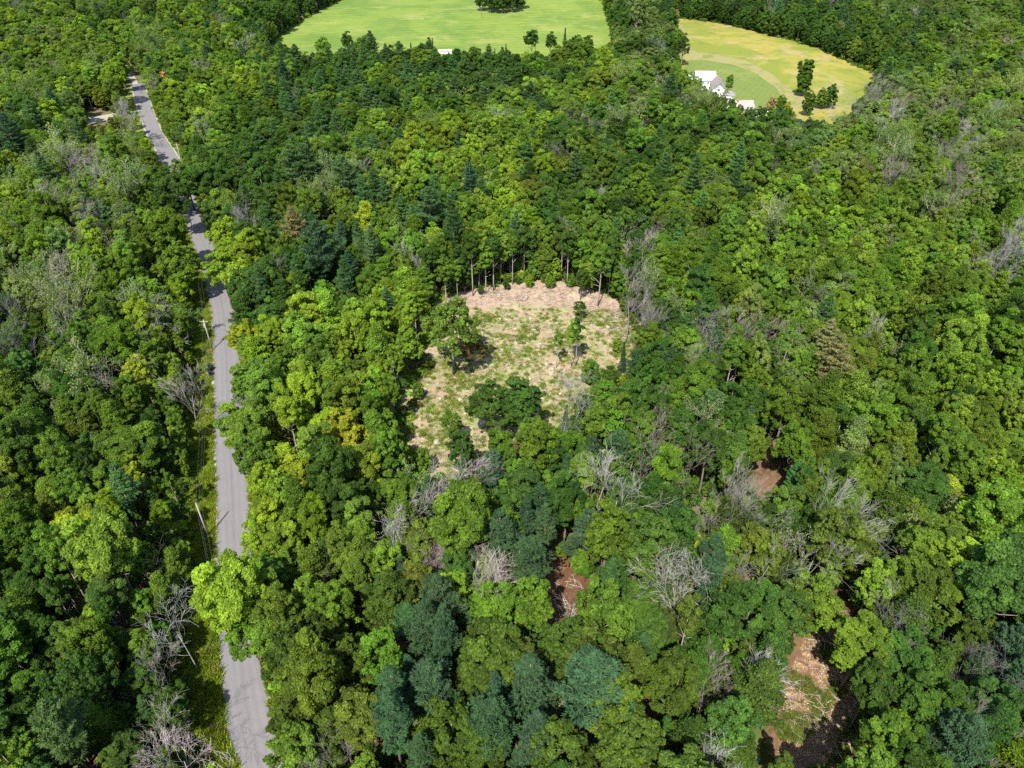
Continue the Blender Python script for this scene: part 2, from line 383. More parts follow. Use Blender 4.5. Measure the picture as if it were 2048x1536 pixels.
def dist_to(C, x, y):
    """signed distance of points to a centreline (positive: right of it seen from the camera)"""
    x = np.asarray(x, float); y = np.asarray(y, float)
    D = np.full(x.shape, 1e9); S = np.zeros(x.shape)
    for i in range(len(C)-1):
        a, b = C[i], C[i+1]; d = b-a; L2 = d@d
        if L2 < 1e-9: continue
        t = np.clip(((x-a[0])*d[0]+(y-a[1])*d[1])/L2, 0, 1)
        px, py = x-(a[0]+d[0]*t), y-(a[1]+d[1]*t); r = np.hypot(px, py)
        s = np.sign(d[1]*px - d[0]*py); m = r < D
        D[m] = r[m]; S[m] = s[m]
    return D*S

# ================================================================ TREES: one model of each kind, shared by all copies
def unit(v): return v/np.maximum(np.linalg.norm(v, axis=-1, keepdims=True), 1e-9)
def leaf_quads(C, Nrm, size, aspect, rng, direction=None, fold=0.18):
    """rhombic leaf sprays: centres, normals, half lengths"""
    n = len(C); Nrm = unit(Nrm)
    r = rng.normal(size=(n, 3)) if direction is None else direction
    T = unit(r - Nrm*(r*Nrm).sum(1, keepdims=True)); B = np.cross(Nrm, T)
    s = size[:, None]
    V = np.stack([C+T*s, C+B*s*aspect-Nrm*s*fold, C-T*s, C-B*s*aspect-Nrm*s*fold], 1).reshape(-1, 3)
    return V, np.arange(4*n).reshape(n, 4)
def bough_cloud(rng, boughs, per_lobe, leaf, lobe_r=(0.28, 0.58), lobes_per=(9, 14), inner=0.12, jitter=0.55):
    """boughs: list of (centre, radius, outward). each bough carries lobes, each lobe a shell of leaf sprays"""
    Cs, Ns, Ss, Hs = [], [], [], []
    for bc, br, out in boughs:
        bshade = rng.uniform(0.05, 0.72)
        k = rng.integers(*lobes_per)
        for _ in range(k):
            d = unit(rng.normal(size=3) + out*0.9 + np.array([0, 0, 0.55]))
            lc = bc + d*br*rng.uniform(0.45, 1.0)*np.array([1, 1, 0.8]); lr = rng.uniform(*lobe_r)
            m = int(per_lobe*lr*lr/0.40)
            dd = unit(rng.normal(size=(m, 3)) + d*0.75 + np.array([0, 0, 0.35]))
            rad = lr*rng.uniform(0.62, 1.12, size=(m, 1))
            P = lc + dd*rad*np.array([1, 1, 0.78])
            nn = unit(dd*0.75 + np.array([0, 0, 0.55]) + rng.normal(size=(m, 3))*jitter)
            Cs.append(P); Ns.append(nn); Ss.append(leaf*rng.uniform(0.65, 1.35, size=m))
            Hs.append(np.clip(bshade + rng.normal(size=m)*0.26 + rng.uniform(-.15, .2), 0, 1))
    C = np.concatenate(Cs); Nn = np.concatenate(Ns); S = np.concatenate(Ss); H = np.concatenate(Hs)
    return C, Nn, S, H
def add_limbs(mb, rng, h0, top, R, n, r0):
    for i in range(n):
        a = i*2*math.pi/n + rng.uniform(-.5, .5); z0 = h0 + (top-h0)*rng.uniform(0.0, 0.55)
        L = R*rng.uniform(0.5, 0.8); up = rng.uniform(0.5, 1.1)*L
        p = [(0, 0, z0), (math.cos(a)*L*.5, math.sin(a)*L*.5, z0+up*.45), (math.cos(a+.2)*L, math.sin(a+.2)*L, z0+up)]
        mb.tube(p, [r0*0.5, r0*0.33, r0*0.1], 5)
def broadleaf(seed, R, H, base, nb, leaf=0.165, per=92, flat=1.0, layered=False, lobe_r=(0.28, 0.58), trunk_r=0.22, bark=BARK, drop=1.65):
    rng = np.random.default_rng(seed)
    hc = (H-base)/2; zc = base+hc
    ex, ey = rng.uniform(.85, 1.15), rng.uniform(.85, 1.15); off = rng.normal(size=2)*R*.07
    boughs = []
    # boughs over the dome: the crown outline is broken up by pushing boughs in and out
    for i in range(nb):
        t = (i+0.5)/nb
        cz = 1 - drop*t                       # from the top down past the widest part
        a = i*2.39996 + rng.uniform(-.35, .35)
        rr = math.sqrt(max(0.02, 1-cz*cz))
        f = rng.uniform(0.62, 1.14)
        d = np.array([math.cos(a)*rr, math.sin(a)*rr, cz])
        c = np.array([d[0]*R*.70*f*ex+off[0], d[1]*R*.70*f*ey+off[1], zc + d[2]*(hc-R*.28)*f*flat])
        if layered: c[2] = zc + round((c[2]-zc)/1.1)*1.1
        boughs.append((c, R*rng.uniform(0.20, 0.34), d*np.array([1, 1, .6])))
    for i in range(max(3, nb//5)):            # a few inside so that no light shines straight through
        d = rng.normal(size=3); boughs.append((np.array([d[0]*R*.22, d[1]*R*.22, zc+d[2]*hc*.2]), R*.35, unit(d)))
    C, Nn, S, Hh = bough_cloud(rng, boughs, per, leaf, lobe_r)
    if layered: Nn = unit(Nn*np.array([.5, .5, 1]) + np.array([0, 0, .5]))
    V, Fq = leaf_quads(C, Nn, S, 0.62, rng)
    crown = mesh_np('crown', V, Fq, LEAF, Hh)
    mb = MB()
    lean = rng.uniform(-.5, .5, 2)
    mb.tube([(0, 0, -0.3), (lean[0]*.3, lean[1]*.3, base*.5), (lean[0], lean[1], base+hc*.3), (0, 0, H*0.86)], [trunk_r*1.35, trunk_r, trunk_r*.8, trunk_r*.2], 7)
    add_limbs(mb, rng, base*.8, zc+hc*.3, R, 6, trunk_r)
    return {'crown': crown, 'trunk': mb.mesh('trunk', bark, True), 'R': R, 'H': H, 'hc': zc}
def spray_tree(seed, R, H, base, n, leaf=.16, per=150, up=(.1, .9), trunk_r=.2, bark=BARK, wide=.34):
    """crown of leafy limbs that reach outwards and upwards, each a ragged plume"""
    rng = np.random.default_rng(seed); Cs, Ns, Ss, Hs = [], [], [], []
    mb = MB(); mb.tube([(0, 0, -.3), (.15, .1, base), (0, 0, H*.9)], [trunk_r*1.3, trunk_r, trunk_r*.2], 7)
    for i in range(n):
        t = (i+.5)/n; z0 = base + (H-base)*.82*t; a = i*2.39996 + rng.uniform(-.5, .5)
        L = R*(1.0 - .75*t**1.6)*rng.uniform(.7, 1.25); el = up[0] + (up[1]-up[0])*t + rng.uniform(-.15, .2)
        d = np.array([math.cos(a)*math.cos(el), math.sin(a)*math.cos(el), math.sin(el)]); sd_ = np.array([-math.sin(a), math.cos(a), 0]); bsh = rng.uniform(.05, .7)
        o = np.array([0, 0, z0]); mb.tube([tuple(o), tuple(o+d*L*.8)], [trunk_r*.3, .02], 4)
        for j in range(int(5+L*2)):
            f = rng.uniform(.3, 1.05); c = o + d*L*f + sd_*rng.normal()*wide*L*(1.15-f) + np.array([0, 0, -.25*f*f*rng.random()]); r = rng.uniform(.25, .5)
            m = int(per*r*r/.4)
            P = c + rng.normal(size=(m, 3))*np.array([r, r, r*.55])*.75 + d*rng.normal(size=(m, 1))*r*.5
            Cs.append(P); Ns.append(unit(np.array([0, 0, 1.]) + d*.35 + rng.normal(size=(m, 3))*.62)); Ss.append(leaf*rng.uniform(.6, 1.4, m)); Hs.append(np.clip(bsh+rng.normal(size=m)*.24+rng.uniform(-.1, .2), 0, 1))
    C, Nn, S, Hh = map(np.concatenate, (Cs, Ns, Ss, Hs)); V, Fq = leaf_quads(C, Nn, S, .6, rng)
    return {'crown': mesh_np('crown', V, Fq, LEAF, Hh), 'trunk': mb.mesh('trunk', bark, True), 'R': R, 'H': H, 'hc': base+(H-base)*.5}
def skeleton(rng, H, spread, levels=4, r0=0.2, first=0.35, up=0.55, nbr=(3, 5), twig=1.0, bend=0.13):
    """branching bare wood: list of (points, radii, level)"""
    out = []
    def grow(p, d, L, r, lev):
        k = 4 if lev < 2 else 3
        pts = [p]; rad = [r]; q = p.copy(); dd = d.copy()
        for i in range(k):
            dd = unit(dd + rng.normal(size=3)*bend*(0.5 if lev == 0 else 1) + np.array([0, 0, 0.08 if lev else 0.15]))
            q = q + dd*L/k; pts.append(q.copy()); rad.append(max(r*(1-(i+1)/k*0.72), 0.014))
        out.append((pts, rad, lev))
        if lev >= levels: return
        n = int(rng.integers(*nbr)) + (2 if lev == 0 else 0) + (1 if lev >= 2 else 0)
        for i in range(n):
            t = rng.uniform(first if lev == 0 else 0.25, 1.0) if i else 1.0
            j = min(int(t*k), k-1); fr = t*k-j
            b = pts[j]*(1-fr) + pts[j+1]*fr
            a = rng.uniform(0, 2*math.pi)
            side = unit(np.cross(dd, np.array([math.cos(a), math.sin(a), 0.3])))
            nd = unit(dd*up + side*spread + np.array([0, 0, 0.12]))
            grow(b, nd, L*rng.uniform(0.42, 0.68), max(rad[min(j+1, k)]*0.5, 0.010), lev+1)
    grow(np.array([0, 0, -0.3]), np.array([0, 0, 1.0]), H*0.62, r0, 0)
    return out
def dead_tree(seed, H, spread=0.7, levels=4, r0=0.17, nbr=(3, 6), first=0.3, up=0.8, bend=0.13, thick=1.0):
    rng = np.random.default_rng(seed)
    sk = skeleton(rng, H, spread, levels, r0, first, up, nbr, bend=bend)
    t, b = MB(), MB()
    for pts, rad, lev in sk:
        (t if lev == 0 else b).tube(pts, [max(q*.8, 0.010*thick) for q in rad], 6 if lev == 0 else (4 if lev < 3 else 3))
    zs = max(p[2] for pts, _, _ in sk for p in pts)
    return {'trunk': t.mesh('trunk', DEAD, True), 'branches': b.mesh('branches', DEAD), 'R': H*.25, 'H': zs, 'hc': zs*.7}
def thin_tree(seed, H, leaf=0.22, dens=1.0):
    """half bare crown: grey branches and a thin veil of leaves on the twig ends"""
    rng = np.random.default_rng(seed)
    sk = skeleton(rng, H, 0.8, 3, 0.17, 0.35, 0.6, (4, 6))
    t, b = MB(), MB(); C = []
    for pts, rad, lev in sk:
        (t if lev == 0 else b).tube(pts, [max(q, 0.03) for q in rad], 6 if lev == 0 else 3)
        if lev >= 2:
            for p in pts[1:]:
                m = int(rng.integers(3, 8)*dens); C.append(p + rng.normal(size=(m, 3))*0.38)
    C = np.concatenate(C); Nn = rng.normal(size=C.shape)*0.6 + np.array([0, 0, .8])
    V, Fq = leaf_quads(C, Nn, leaf*rng.uniform(.6, 1.3, len(C)), 0.6, rng)
    zs = C[:, 2].max(); R = np.percentile(np.hypot(C[:, 0], C[:, 1]), 90)
    return {'trunk': t.mesh('trunk', BARK_PALE, True), 'branches': b.mesh('branches', DEAD), 'crown': mesh_np('crown', V, Fq, LEAF, np.clip(rng.normal(.4, .22, len(C)), 0, 1)), 'R': R, 'H': zs, 'hc': zs*.72}
def pine(seed, H, R, base, cone=0.0, tuft=0.5, whorl=0.95, droop=0.0, nbr=6, blades=26):
    """tiers of level boughs carrying needle plumes"""
    rng = np.random.default_rng(seed)
    C, D, Nn, S, Sh = [], [], [], [], []
    mb = MB(); mb.tube([(0, 0, -.3), (.1, 0, H*.5), (0, 0, H*.98)], [.26, .18, .04], 7)
    z = base
    while z < H*0.985:
        t = (z-base)/(H-base)
        prof = (1-t) if cone > .5 else math.sin(math.pi*min(1, (0.25+0.75*(1-t))))**.6 if t < .35 else (1-t)**.75*1.35
        L0 = max(0.35, R*min(1.0, prof)*rng.uniform(.8, 1.1))
        n = nbr if t < .85 else 4; a0 = rng.uniform(0, 6.28)
        for i in range(n):
            if rng.random() < .12: continue
            a = a0 + i*2*math.pi/n + rng.uniform(-.3, .3); L = L0*rng.uniform(.6, 1.12)
            up = rng.uniform(.05, .32) + 0.5*t - droop
            dirv = unit(np.array([math.cos(a), math.sin(a), up]))
            mb.tube([(0, 0, z), tuple(np.array([0, 0, z])+dirv*L)], [.06, .015], 3)
            side = np.array([-math.sin(a), math.cos(a), 0]); bs = rng.uniform(.1, .6)
            k = max(3, int(L/0.38))
            for j in range(k):
                s = 0.25+0.75*(j+.5)/k
                wdt = 0.34*L*(1-s*.65)
                for q in (-1, 0, 1):
                    c = np.array([0, 0, z]) + dirv*L*s + side*q*wdt*rng.uniform(.5, 1.1) + rng.normal(size=3)*.07
                    m = blades//3
                    dd = unit(dirv*.7 + side*q*.6 + np.array([0, 0, .35]) + rng.normal(size=(m, 3))*.55)
                    C.append(c + dd*tuft*.5); D.append(dd); Nn.append(rng.normal(size=(m, 3))*.5 + np.array([0, 0, 1.]))
                    S.append(tuft*rng.uniform(.4, .75, m)); Sh.append(np.clip(bs+rng.normal(size=m)*.15, 0, 1))
        z += whorl*rng.uniform(.75, 1.2)*(1-.35*t)
    C = np.concatenate(C); D = np.concatenate(D); Nn = np.concatenate(Nn); S = np.concatenate(S); Sh = np.concatenate(Sh)
    V, Fq = leaf_quads(C, Nn, S, 0.2, rng, direction=D, fold=.05)
    return {'crown': mesh_np('crown', V, Fq, NEEDLE, Sh), 'trunk': mb.mesh('trunk', BARK, True), 'R': R, 'H': H, 'hc': base+(H-base)*.55}

PROTO = {}
PROTO['B'] = [broadleaf(11, 4.1, 15.5, 5.0, 32), broadleaf(12, 3.8, 16.5, 5.5, 30), broadleaf(13, 4.5, 15.0, 5.5, 36, leaf=.165),
              broadleaf(14, 3.5, 16.0, 5.0, 28, leaf=.145), broadleaf(15, 4.0, 14.5, 5.0, 30, leaf=.15, layered=True), broadleaf(16, 4.3, 17.0, 6.0, 30, leaf=.175, lobe_r=(.42, .8)),
              broadleaf(17, 3.9, 15.5, 4.5, 34, leaf=.14, lobe_r=(.26, .55), per=100), broadleaf(18, 3.7, 17.5, 5.5, 22, leaf=.155, lobe_r=(.36, .75)), broadleaf(19, 3.6, 13.5, .4, 44, leaf=.16, drop=1.92),
              broadleaf(20, 4.4, 16.0, 4.0, 24, leaf=.15, lobe_r=(.3, .9), layered=True),
              spray_tree(24, 3.9, 15.5, 4.5, 60), spray_tree(25, 3.5, 16.5, 5.0, 64, up=(.2, 1.1)), spray_tree(26, 4.2, 14.5, 4.5, 56, up=(-.05, .6), wide=.4), spray_tree(27, 3.4, 17.0, 5.0, 60, leaf=.15, up=(.4, 1.2)), spray_tree(28, 3.8, 15.0, 4.0, 48, leaf=.17, up=(.0, .9), wide=.3)]
PROTO['T'] = [broadleaf(21, 3.1, 18.5, 8.0, 22, leaf=.15, trunk_r=.17, bark=BARK_PALE), broadleaf(22, 2.7, 19.0, 8.5, 22, leaf=.15, trunk_r=.15, bark=BARK_PALE), broadleaf(23, 2.0, 16.0, 7.0, 14, leaf=.15, per=60, trunk_r=.12, bark=BARK_PALE)]
PROTO['S'] = [thin_tree(31, 15.5), thin_tree(32, 16.5), thin_tree(33, 14.5, dens=.6)]
PROTO['P'] = [pine(41, 18, 3.9, 6), pine(42, 19, 3.5, 7, whorl=1.1), pine(43, 16, 4.2, 6, whorl=.85)]
PROTO['C'] = [pine(44, 17, 2.9, 2.0, cone=1, tuft=.4, whorl=.7, droop=.15), pine(45, 15, 2.6, 2.0, cone=1, tuft=.38, whorl=.65, droop=.2)]
PROTO['D'] = [dead_tree(51, 16), dead_tree(52, 15, spread=.85, up=.7), dead_tree(53, 17, spread=.6, up=.95), dead_tree(54, 14, spread=.9, nbr=(4, 6)), dead_tree(55, 16, spread=.6, up=1.0, nbr=(4, 6)),
              dead_tree(56, 15, spread=.75, levels=3, nbr=(3, 5), first=.25, bend=.2)]
PROTO['N'] = [dead_tree(61, 15, spread=.8, levels=2, nbr=(1, 3), r0=.2, bend=.25, thick=2.2), dead_tree(62, 13, spread=1.0, levels=2, nbr=(2, 4), r0=.19, bend=.3, thick=2.2)]   # broken snags
# columnar poplar of the meadow
PROTO['L'] = [broadleaf(71, 2.3, 15, .3, 56, leaf=.2, lobe_r=(.3, .6), trunk_r=.25, drop=1.94)]
for k in PROTO:
    for p in PROTO[k]: p['kind'] = k

# ---- leaf colours (reflectance; 'od' is olive with cloud shade put in)
TINT = {
 'yg': (0.170, 0.258, 0.024), 'ye': (0.225, 0.270, 0.026), 'g': (0.101, 0.178, 0.023), 'lg': (0.142, 0.228, 0.029), 'd': (0.056, 0.112, 0.021), 'od': (0.070, 0.112, 0.020),
 'ol': (0.100, 0.154, 0.022), 'gg': (0.130, 0.190, 0.054), 'or': (0.36, 0.23, 0.13), 'br': (0.15, 0.105, 0.04), 'pi': (0.052, 0.110, 0.028), 'bp': (0.034, 0.072, 0.029), 'tp': (0.15, 0.145, 0.052),
 'dw': (0.24, 0.228, 0.21), 'dg': (0.165, 0.15, 0.135), 'ws': (0.30, 0.288, 0.27)}
WORD = {'yg': 'bright yellow-green', 'ye': 'yellow', 'g': 'mid-green', 'lg': 'light green', 'd': 'dark green', 'ol': 'olive-green', 'od': 'shade-darkened olive', 'gg': 'grey-green', 'or': 'orange', 'br': 'rust-brown',
        'pi': 'dark green', 'bp': 'blue-green', 'tp': 'tan-green', 'dw': 'pale grey', 'dg': 'brownish grey', 'ws': 'bleached white'}

# ---- what grows where: photo pixel of the canopy, reach, weights of leaf colours (bottom rows darkened to imitate cloud shade), share of pines / thin crowns / dead trees
REG = [
 (100, 80, 90, 'g4 lg3 gg2 yg2', .04, .08, .01), (60, 150, 90, 'lg4 g3 yg2 gg2', .03, .1, .01), (60, 250, 70, 'd3 pi2 g2', .5, .05, .01), (200, 60, 80, 'g4 lg2 yg1', .05, .08, .0), (180, 200, 60, 'g3 yg2 lg2', .1, .05, .0),
 (250, 280, 70, 'ol2 g3 yg2', .05, .2, .01), (150, 360, 70, 'gg3 lg3 g2', .05, .35, .03), (60, 420, 60, 'yg2 lg3 g2', .05, .2, .02), (210, 430, 60, 'gg3 lg2 g2', .04, .4, .04), (330, 400, 60, 'g3 ol3', .1, .08, .01),
 (310, 460, 60, 'g3 lg2 ol2', .0, .05, .01), (80, 560, 80, 'gg3 g3 lg1', .02, .4, .05), (230, 570, 70, 'g3 lg2 yg2', .0, .15, .02), (350, 570, 50, 'lg3 g3 yg2', .0, .03, .0), (60, 720, 80, 'd3 g3 ol2', .0, .06, .01), (200, 720, 70, 'g3 d2 ol2', .0, .12, .03),
 (330, 720, 60, 'lg3 g3 yg2', .0, .05, .02), (100, 870, 80, 'd3 ol3 g2', .0, .05, .01), (250, 870, 80, 'ol3 g3 d2', .02, .1, .03), (370, 870, 60, 'ol2 g2 d2', .0, .08, .02), (80, 1020, 90, 'g3 ol3 lg1', .0, .02, .0), (250, 1020, 80, 'g3 d3', .05, .03, .01),
 (180, 1130, 80, 'yg3 ol3 g2', .0, .02, .0), (330, 1100, 60, 'lg3 yg3', .0, .02, .01), (60, 1200, 80, 'd3 g2', .0, .03, .0), (230, 1250, 90, 'od3 g2 d2', .0, .03, .01), (350, 1260, 60, 'd3 g3', .0, .03, .02), (80, 1400, 100, 'd4 g2', .05, .02, .01), (280, 1400, 100, 'd3 g3 od1', .02, .03, .02), (400, 1450, 80, 'g3 od3', .0, .02, .0),
 (460, 520, 50, 'yg6', .0, .0, .0), (530, 600, 70, 'd4 g2', .1, .03, .01), (640, 520, 60, 'd3 bp2 g2', .35, .03, .0), (560, 450, 60, 'g2 d2 ol2', .3, .1, .02), (480, 680, 40, 'ol3 ye2 yg1', .0, .0, .0), (600, 700, 80, 'lg3 g3 yg2', .03, .03, .01), (720, 620, 60, 'g3 d2 yg2', .08, .03, .0),
 (790, 640, 50, 'yg3 lg3', .0, .05, .0), (760, 720, 60, 'yg3 ol2 lg2', .0, .04, .01), (640, 800, 80, 'g3 lg2 yg2', .02, .04, .02), (680, 890, 60, 'yg4 g2 ye1', .0, .02, .01), (780, 860, 60, 'g3 ol2 d1', .0, .03, .01), (560, 920, 60, 'g3 yg3', .0, .02, .01), (620, 980, 60, 'yg3 ye1 g2', .0, .03, .01), (520, 1080, 60, 'yg3 lg2 ye1', .0, .02, .01),
 (740, 980, 60, 'ol3 g3 d2', .05, .04, .02), (700, 1100, 80, 'ol4 g2 d2', .0, .03, .02), (560, 1200, 60, 'g3 g3', .0, .0, .01), (700, 1220, 70, 'od3 d3', .0, .02, .02), (600, 1350, 80, 'ol2 g2 ol1 od2', .0, .02, .01), (760, 1340, 60, 'od4 d1', .02, .02, .01), (620, 1480, 80, 'ol2 g2 ol1 od2', .0, .02, .01),
 (860, 1250, 50, 'bp4 d2', .55, .02, .02), (840, 1400, 60, 'bp3 d2 od1', .45, .02, .02), (920, 1480, 60, 'od4 g1', .1, .02, .01), (980, 1320, 60, 'od4 g1', .0, .02, .01), (900, 1100, 80, 'd3 ol2 g2', .06, .04, .04), (1000, 1080, 70, 'd2 g2 bp2', .2, .03, .03), (1020, 1230, 60, 'g4 g1', .05, .02, .02), (1080, 1420, 60, 'od3 bp2', .3, .02, .01),
 (1180, 1450, 60, 'bp2 od3', .25, .02, .01), (1150, 1300, 60, 'od3 d3', .03, .03, .03), (1250, 1150, 80, 'g3 d3', .02, .03, .03), (1180, 1020, 80, 'g3 d2 bp1', .12, .05, .04), (1350, 1020, 80, 'd3 g3', .05, .06, .05), (1420, 1140, 60, 'd3 bp2 ol2', .15, .05, .05), (1350, 1300, 80, 'd4 od2', .02, .03, .05), (1480, 1230, 60, 'd4 od2', .0, .03, .04), (1300, 1450, 80, 'od4 d2', .05, .02, .02), (1450, 1470, 70, 'od3 d3', .0, .02, .03),
 (1400, 780, 80, 'd3 g3', .1, .08, .05), (1500, 700, 70, 'g3 d2 gg2', .05, .15, .05), (1320, 880, 60, 'd3 g3', .05, .06, .05), (1600, 900, 90, 'd3 ol3 g1', .02, .08, .03), (1600, 1060, 70, 'ol2 d3 gg1', .0, .12, .06), (1680, 760, 80, 'ol3 g2 gg1', .02, .1, .02), (1750, 900, 80, 'g3 ol2 gg1', .02, .06, .01), (1700, 1020, 70, 'ol3 g2', .0, .06, .02),
 (1900, 700, 100, 'g4 lg2 d1', .0, .02, .0), (1850, 820, 80, 'd2 g3 lg1', .0, .02, .01), (1980, 850, 70, 'lg2 g3', .0, .02, .0), (1950, 1020, 80, 'lg4 yg1', .0, .0, .0), (1830, 1070, 70, 'd2 lg2 ol2', .0, .05, .02), (1980, 1150, 70, 'd4 g1', .0, .02, .0), (1850, 1180, 70, 'ol3 lg2 d1', .0, .06, .02), (1850, 1330, 80, 'd4 od1', .02, .04, .03), (1980, 1320, 60, 'd3 bp2', .3, .04, .02), (1880, 1480, 80, 'd3 g2', .08, .04, .03),
 (420, 130, 80, 'g3 lg2 yg2', .12, .06, .02), (330, 60, 80, 'g3 lg2 d2', .05, .1, .02), (480, 60, 70, 'd3 g2', .2, .06, .02), (420, 240, 60, 'lg3 g3', .08, .08, .01), (520, 300, 80, 'd4 pi3', .06, .0, .0), (620, 170, 70, 'd2 g2 pi2', .5, .04, .01), (720, 160, 70, 'pi3 g2 d2', .6, .04, .0), (680, 330, 70, 'pi3 g2', .6, .04, .01), (620, 420, 60, 'pi2 g2 ol2', .45, .08, .02),
 (820, 150, 70, 'd3 pi2 g2', .5, .03, .0), (950, 130, 70, 'd4 pi2', .45, .02, .0), (850, 250, 70, 'g3 lg2 yg2', .25, .06, .01), (780, 350, 60, 'g3 yg2 lg2', .2, .04, .02), (900, 320, 60, 'yg4 lg2', .1, .02, .01), (1010, 300, 60, 'yg3 lg2 g1', .1, .02, .01), (900, 420, 70, 'g3 pi2 d2', .35, .02, .02), (1000, 450, 60, 'yg3 lg3 g2', .08, .02, .01), (780, 480, 60, 'lg2 g3 ye1', .2, .05, .01),
 (1080, 200, 80, 'g3 d2 lg2', .2, .04, .01), (1180, 180, 70, 'g3 ol2 yg1', .1, .06, .01), (1150, 340, 70, 'd4 ol2', .12, .03, .02), (1280, 330, 70, 'd3 g2', .08, .04, .02), (1100, 480, 70, 'd2 g3 lg2', .08, .03, .02), (1250, 430, 70, 'g3 d2', .05, .06, .02), (1280, 230, 70, 'g3 gg2 lg1', .15, .12, .02), (1290, 70, 50, 'gg3 d2', .1, .15, .01),
 (1420, 260, 70, 'd3 g3', .08, .06, .01), (1560, 290, 70, 'd3 g2 gg1', .06, .05, .02), (1450, 400, 80, 'g3 lg2 ol1', .05, .06, .01), (1600, 430, 80, 'g3 lg3 yg1', .02, .06, .01), (1500, 530, 80, 'g3 lg2', .02, .06, .02), (1700, 320, 70, 'lg2 gg3 g2', .04, .25, .02), (1750, 240, 60, 'gg3 lg2', .04, .4, .04), (1900, 230, 90, 'gg3 lg3', .04, .3, .03), (1900, 360, 90, 'gg3 lg2 g2', .04, .3, .03),
 (1980, 100, 90, 'gg2 g3 lg2', .08, .12, .02), (1800, 80, 70, 'd3 g3', .15, .08, .02), (1600, 40, 80, 'd4 pi2 g1', .35, .05, .01), (1450, 20, 70, 'd4 pi1', .25, .05, .0), (1740, 450, 80, 'g3 lg2 yg1', .02, .06, .0), (1900, 500, 80, 'lg4 g3', .0, .05, .0), (2010, 520, 50, 'gg3 lg2', .0, .4, .03), (1650, 600, 80, 'g3 lg2 gg1', .02, .08, .02), (1780, 620, 80, 'lg3 g3', .0, .04, .0),
 (1400, 600, 70, 'g3 d2 lg1', .02, .12, .05), (620, 30, 60, 'd3 pi2', .5, .03, .0), (1100, -30, 80, 'd3 g2', .2, .05, .0), (1900, -20, 120, 'g3 d2 gg2', .15, .1, .01), (200, -30, 120, 'g3 d2 gg1', .1, .06, .01)]
RU = np.array([r[0] for r in REG], float); RV = np.array([r[1] for r in REG], float); RS = np.array([r[2] for r in REG], float)
def region_pick(u, v, rng):
    wt = np.exp(-((RU-u)**2 + ((RV-v)*1.15)**2)/(2*(RS*0.6)**2)) + 1e-9
    r = REG[rng.choice(len(REG), p=wt/wt.sum())]
    toks = r[3].split(); names = [''.join(c for c in t if not c.isdigit()) for t in toks]; ws = np.array([float(''.join(c for c in t if c.isdigit())) for t in toks])
    x = rng.random(); r = list(r); r[5] *= .6
    if v < 430: r[4] *= .6
    if x < r[6]: return 'D', ('dw' if rng.random() < .6 else 'dg')
    if x < r[6]+r[5]: return 'S', 'gg'
    if x < r[6]+r[5]+r[4]:
        pn = [n for n in names if n in ('pi', 'bp')]
        return 'P', (pn[0] if pn and rng.random() < .7 else 'pi')
    ok = [(n, q) for n, q in zip(names, ws) if n not in ('pi', 'bp')] or [('d', 1.)]
    q = np.array([b for _, b in ok]); return 'B', ok[rng.choice(len(ok), p=q/q.sum())][0]

# ================================================================ WHERE EACH TREE STANDS
# ground that the photograph shows bare: no wild tree may stand in front of it
BARE = [
 [(848, 618), (866, 590), (960, 578), (1040, 566), (1140, 575), (1228, 596), (1262, 660), (1258, 705), (1225, 730), (1165, 705), (1152, 775), (1090, 858), (1072, 850), (1062, 800), (960, 798), (962, 900), (985, 925), (965, 945), (890, 960), (840, 930), (812, 870), (806, 800), (828, 735), (846, 690)],
 [(1096, 1132), (1140, 1135), (1168, 1185), (1172, 1255), (1150, 1262), (1128, 1240), (1106, 1200)],
 [(1548, 1545), (1562, 1440), (1592, 1335), (1612, 1270), (1636, 1200), (1672, 1188), (1692, 1230), (1690, 1330), (1735, 1400), (1765, 1480), (1772, 1545)],
 [(1510, 905), (1530, 900), (1560, 965), (1548, 985), (1515, 970)],
 [(1276, 1385), (1294, 1380), (1306, 1470), (1284, 1480)],
 [(165, 256), (165, 230), (232, 220), (236, 242)],
 [(590, 40), (604, 28), (608, 36), (594, 46)],
 # road, verge and its bays
 [(440, 1545), (442, 1440), (428, 1330), (420, 1240), (416, 1100), (412, 1000), (412, 850), (414, 780), (412, 735), (420, 690), (424, 640), (462, 645), (464, 700), (464, 760), (462, 850), (484, 900), (496, 960), (498, 1060), (496, 1120), (474, 1150), (478, 1260), (516, 1310), (530, 1420), (545, 1545)],
 [(372, 408), (396, 402), (402, 445), (412, 480), (418, 520), (400, 520), (386, 470), (374, 440)],
 [(262, 168), (294, 168), (304, 235), (330, 270), (364, 338), (340, 330), (316, 290), (284, 250), (276, 210)],
 [(244, 118), (256, 118), (288, 162), (264, 168), (250, 135)], [(226, 76), (236, 76), (246, 98), (238, 98)],
 # fields
 [(556, 74), (600, 46), (640, 22), (690, 0), (760, -60), (1180, -60), (1205, 0), (1222, 40), (1226, 84), (1190, 74), (1120, 82), (1040, 92), (960, 88), (880, 90), (800, 78), (690, 66), (640, 82), (600, 86)],
 [(1362, 38), (1440, 48), (1530, 70), (1620, 94), (1700, 126), (1750, 152), (1735, 178), (1690, 205), (1660, 235), (1640, 240), (1570, 215), (1510, 222), (1495, 212), (1470, 205), (1450, 185), (1418, 178), (1385, 160), (1378, 140), (1372, 110), (1358, 80), (1352, 50)],
]
SOLID = [HAY, MEADOW, CLEARING]
def road_u(v):
    P = sorted([(q[1], q[0]) for q in ROADPX+TRACKPX]); return float(np.interp(v, [a for a, _ in P], [b for _, b in P]))
trees = []     # dict(x, y, kind, proto, s, sz, rot, tint, tname, feature)
def crown_uv(x, y, z): return proj(x, y, hz(x, y)+z)
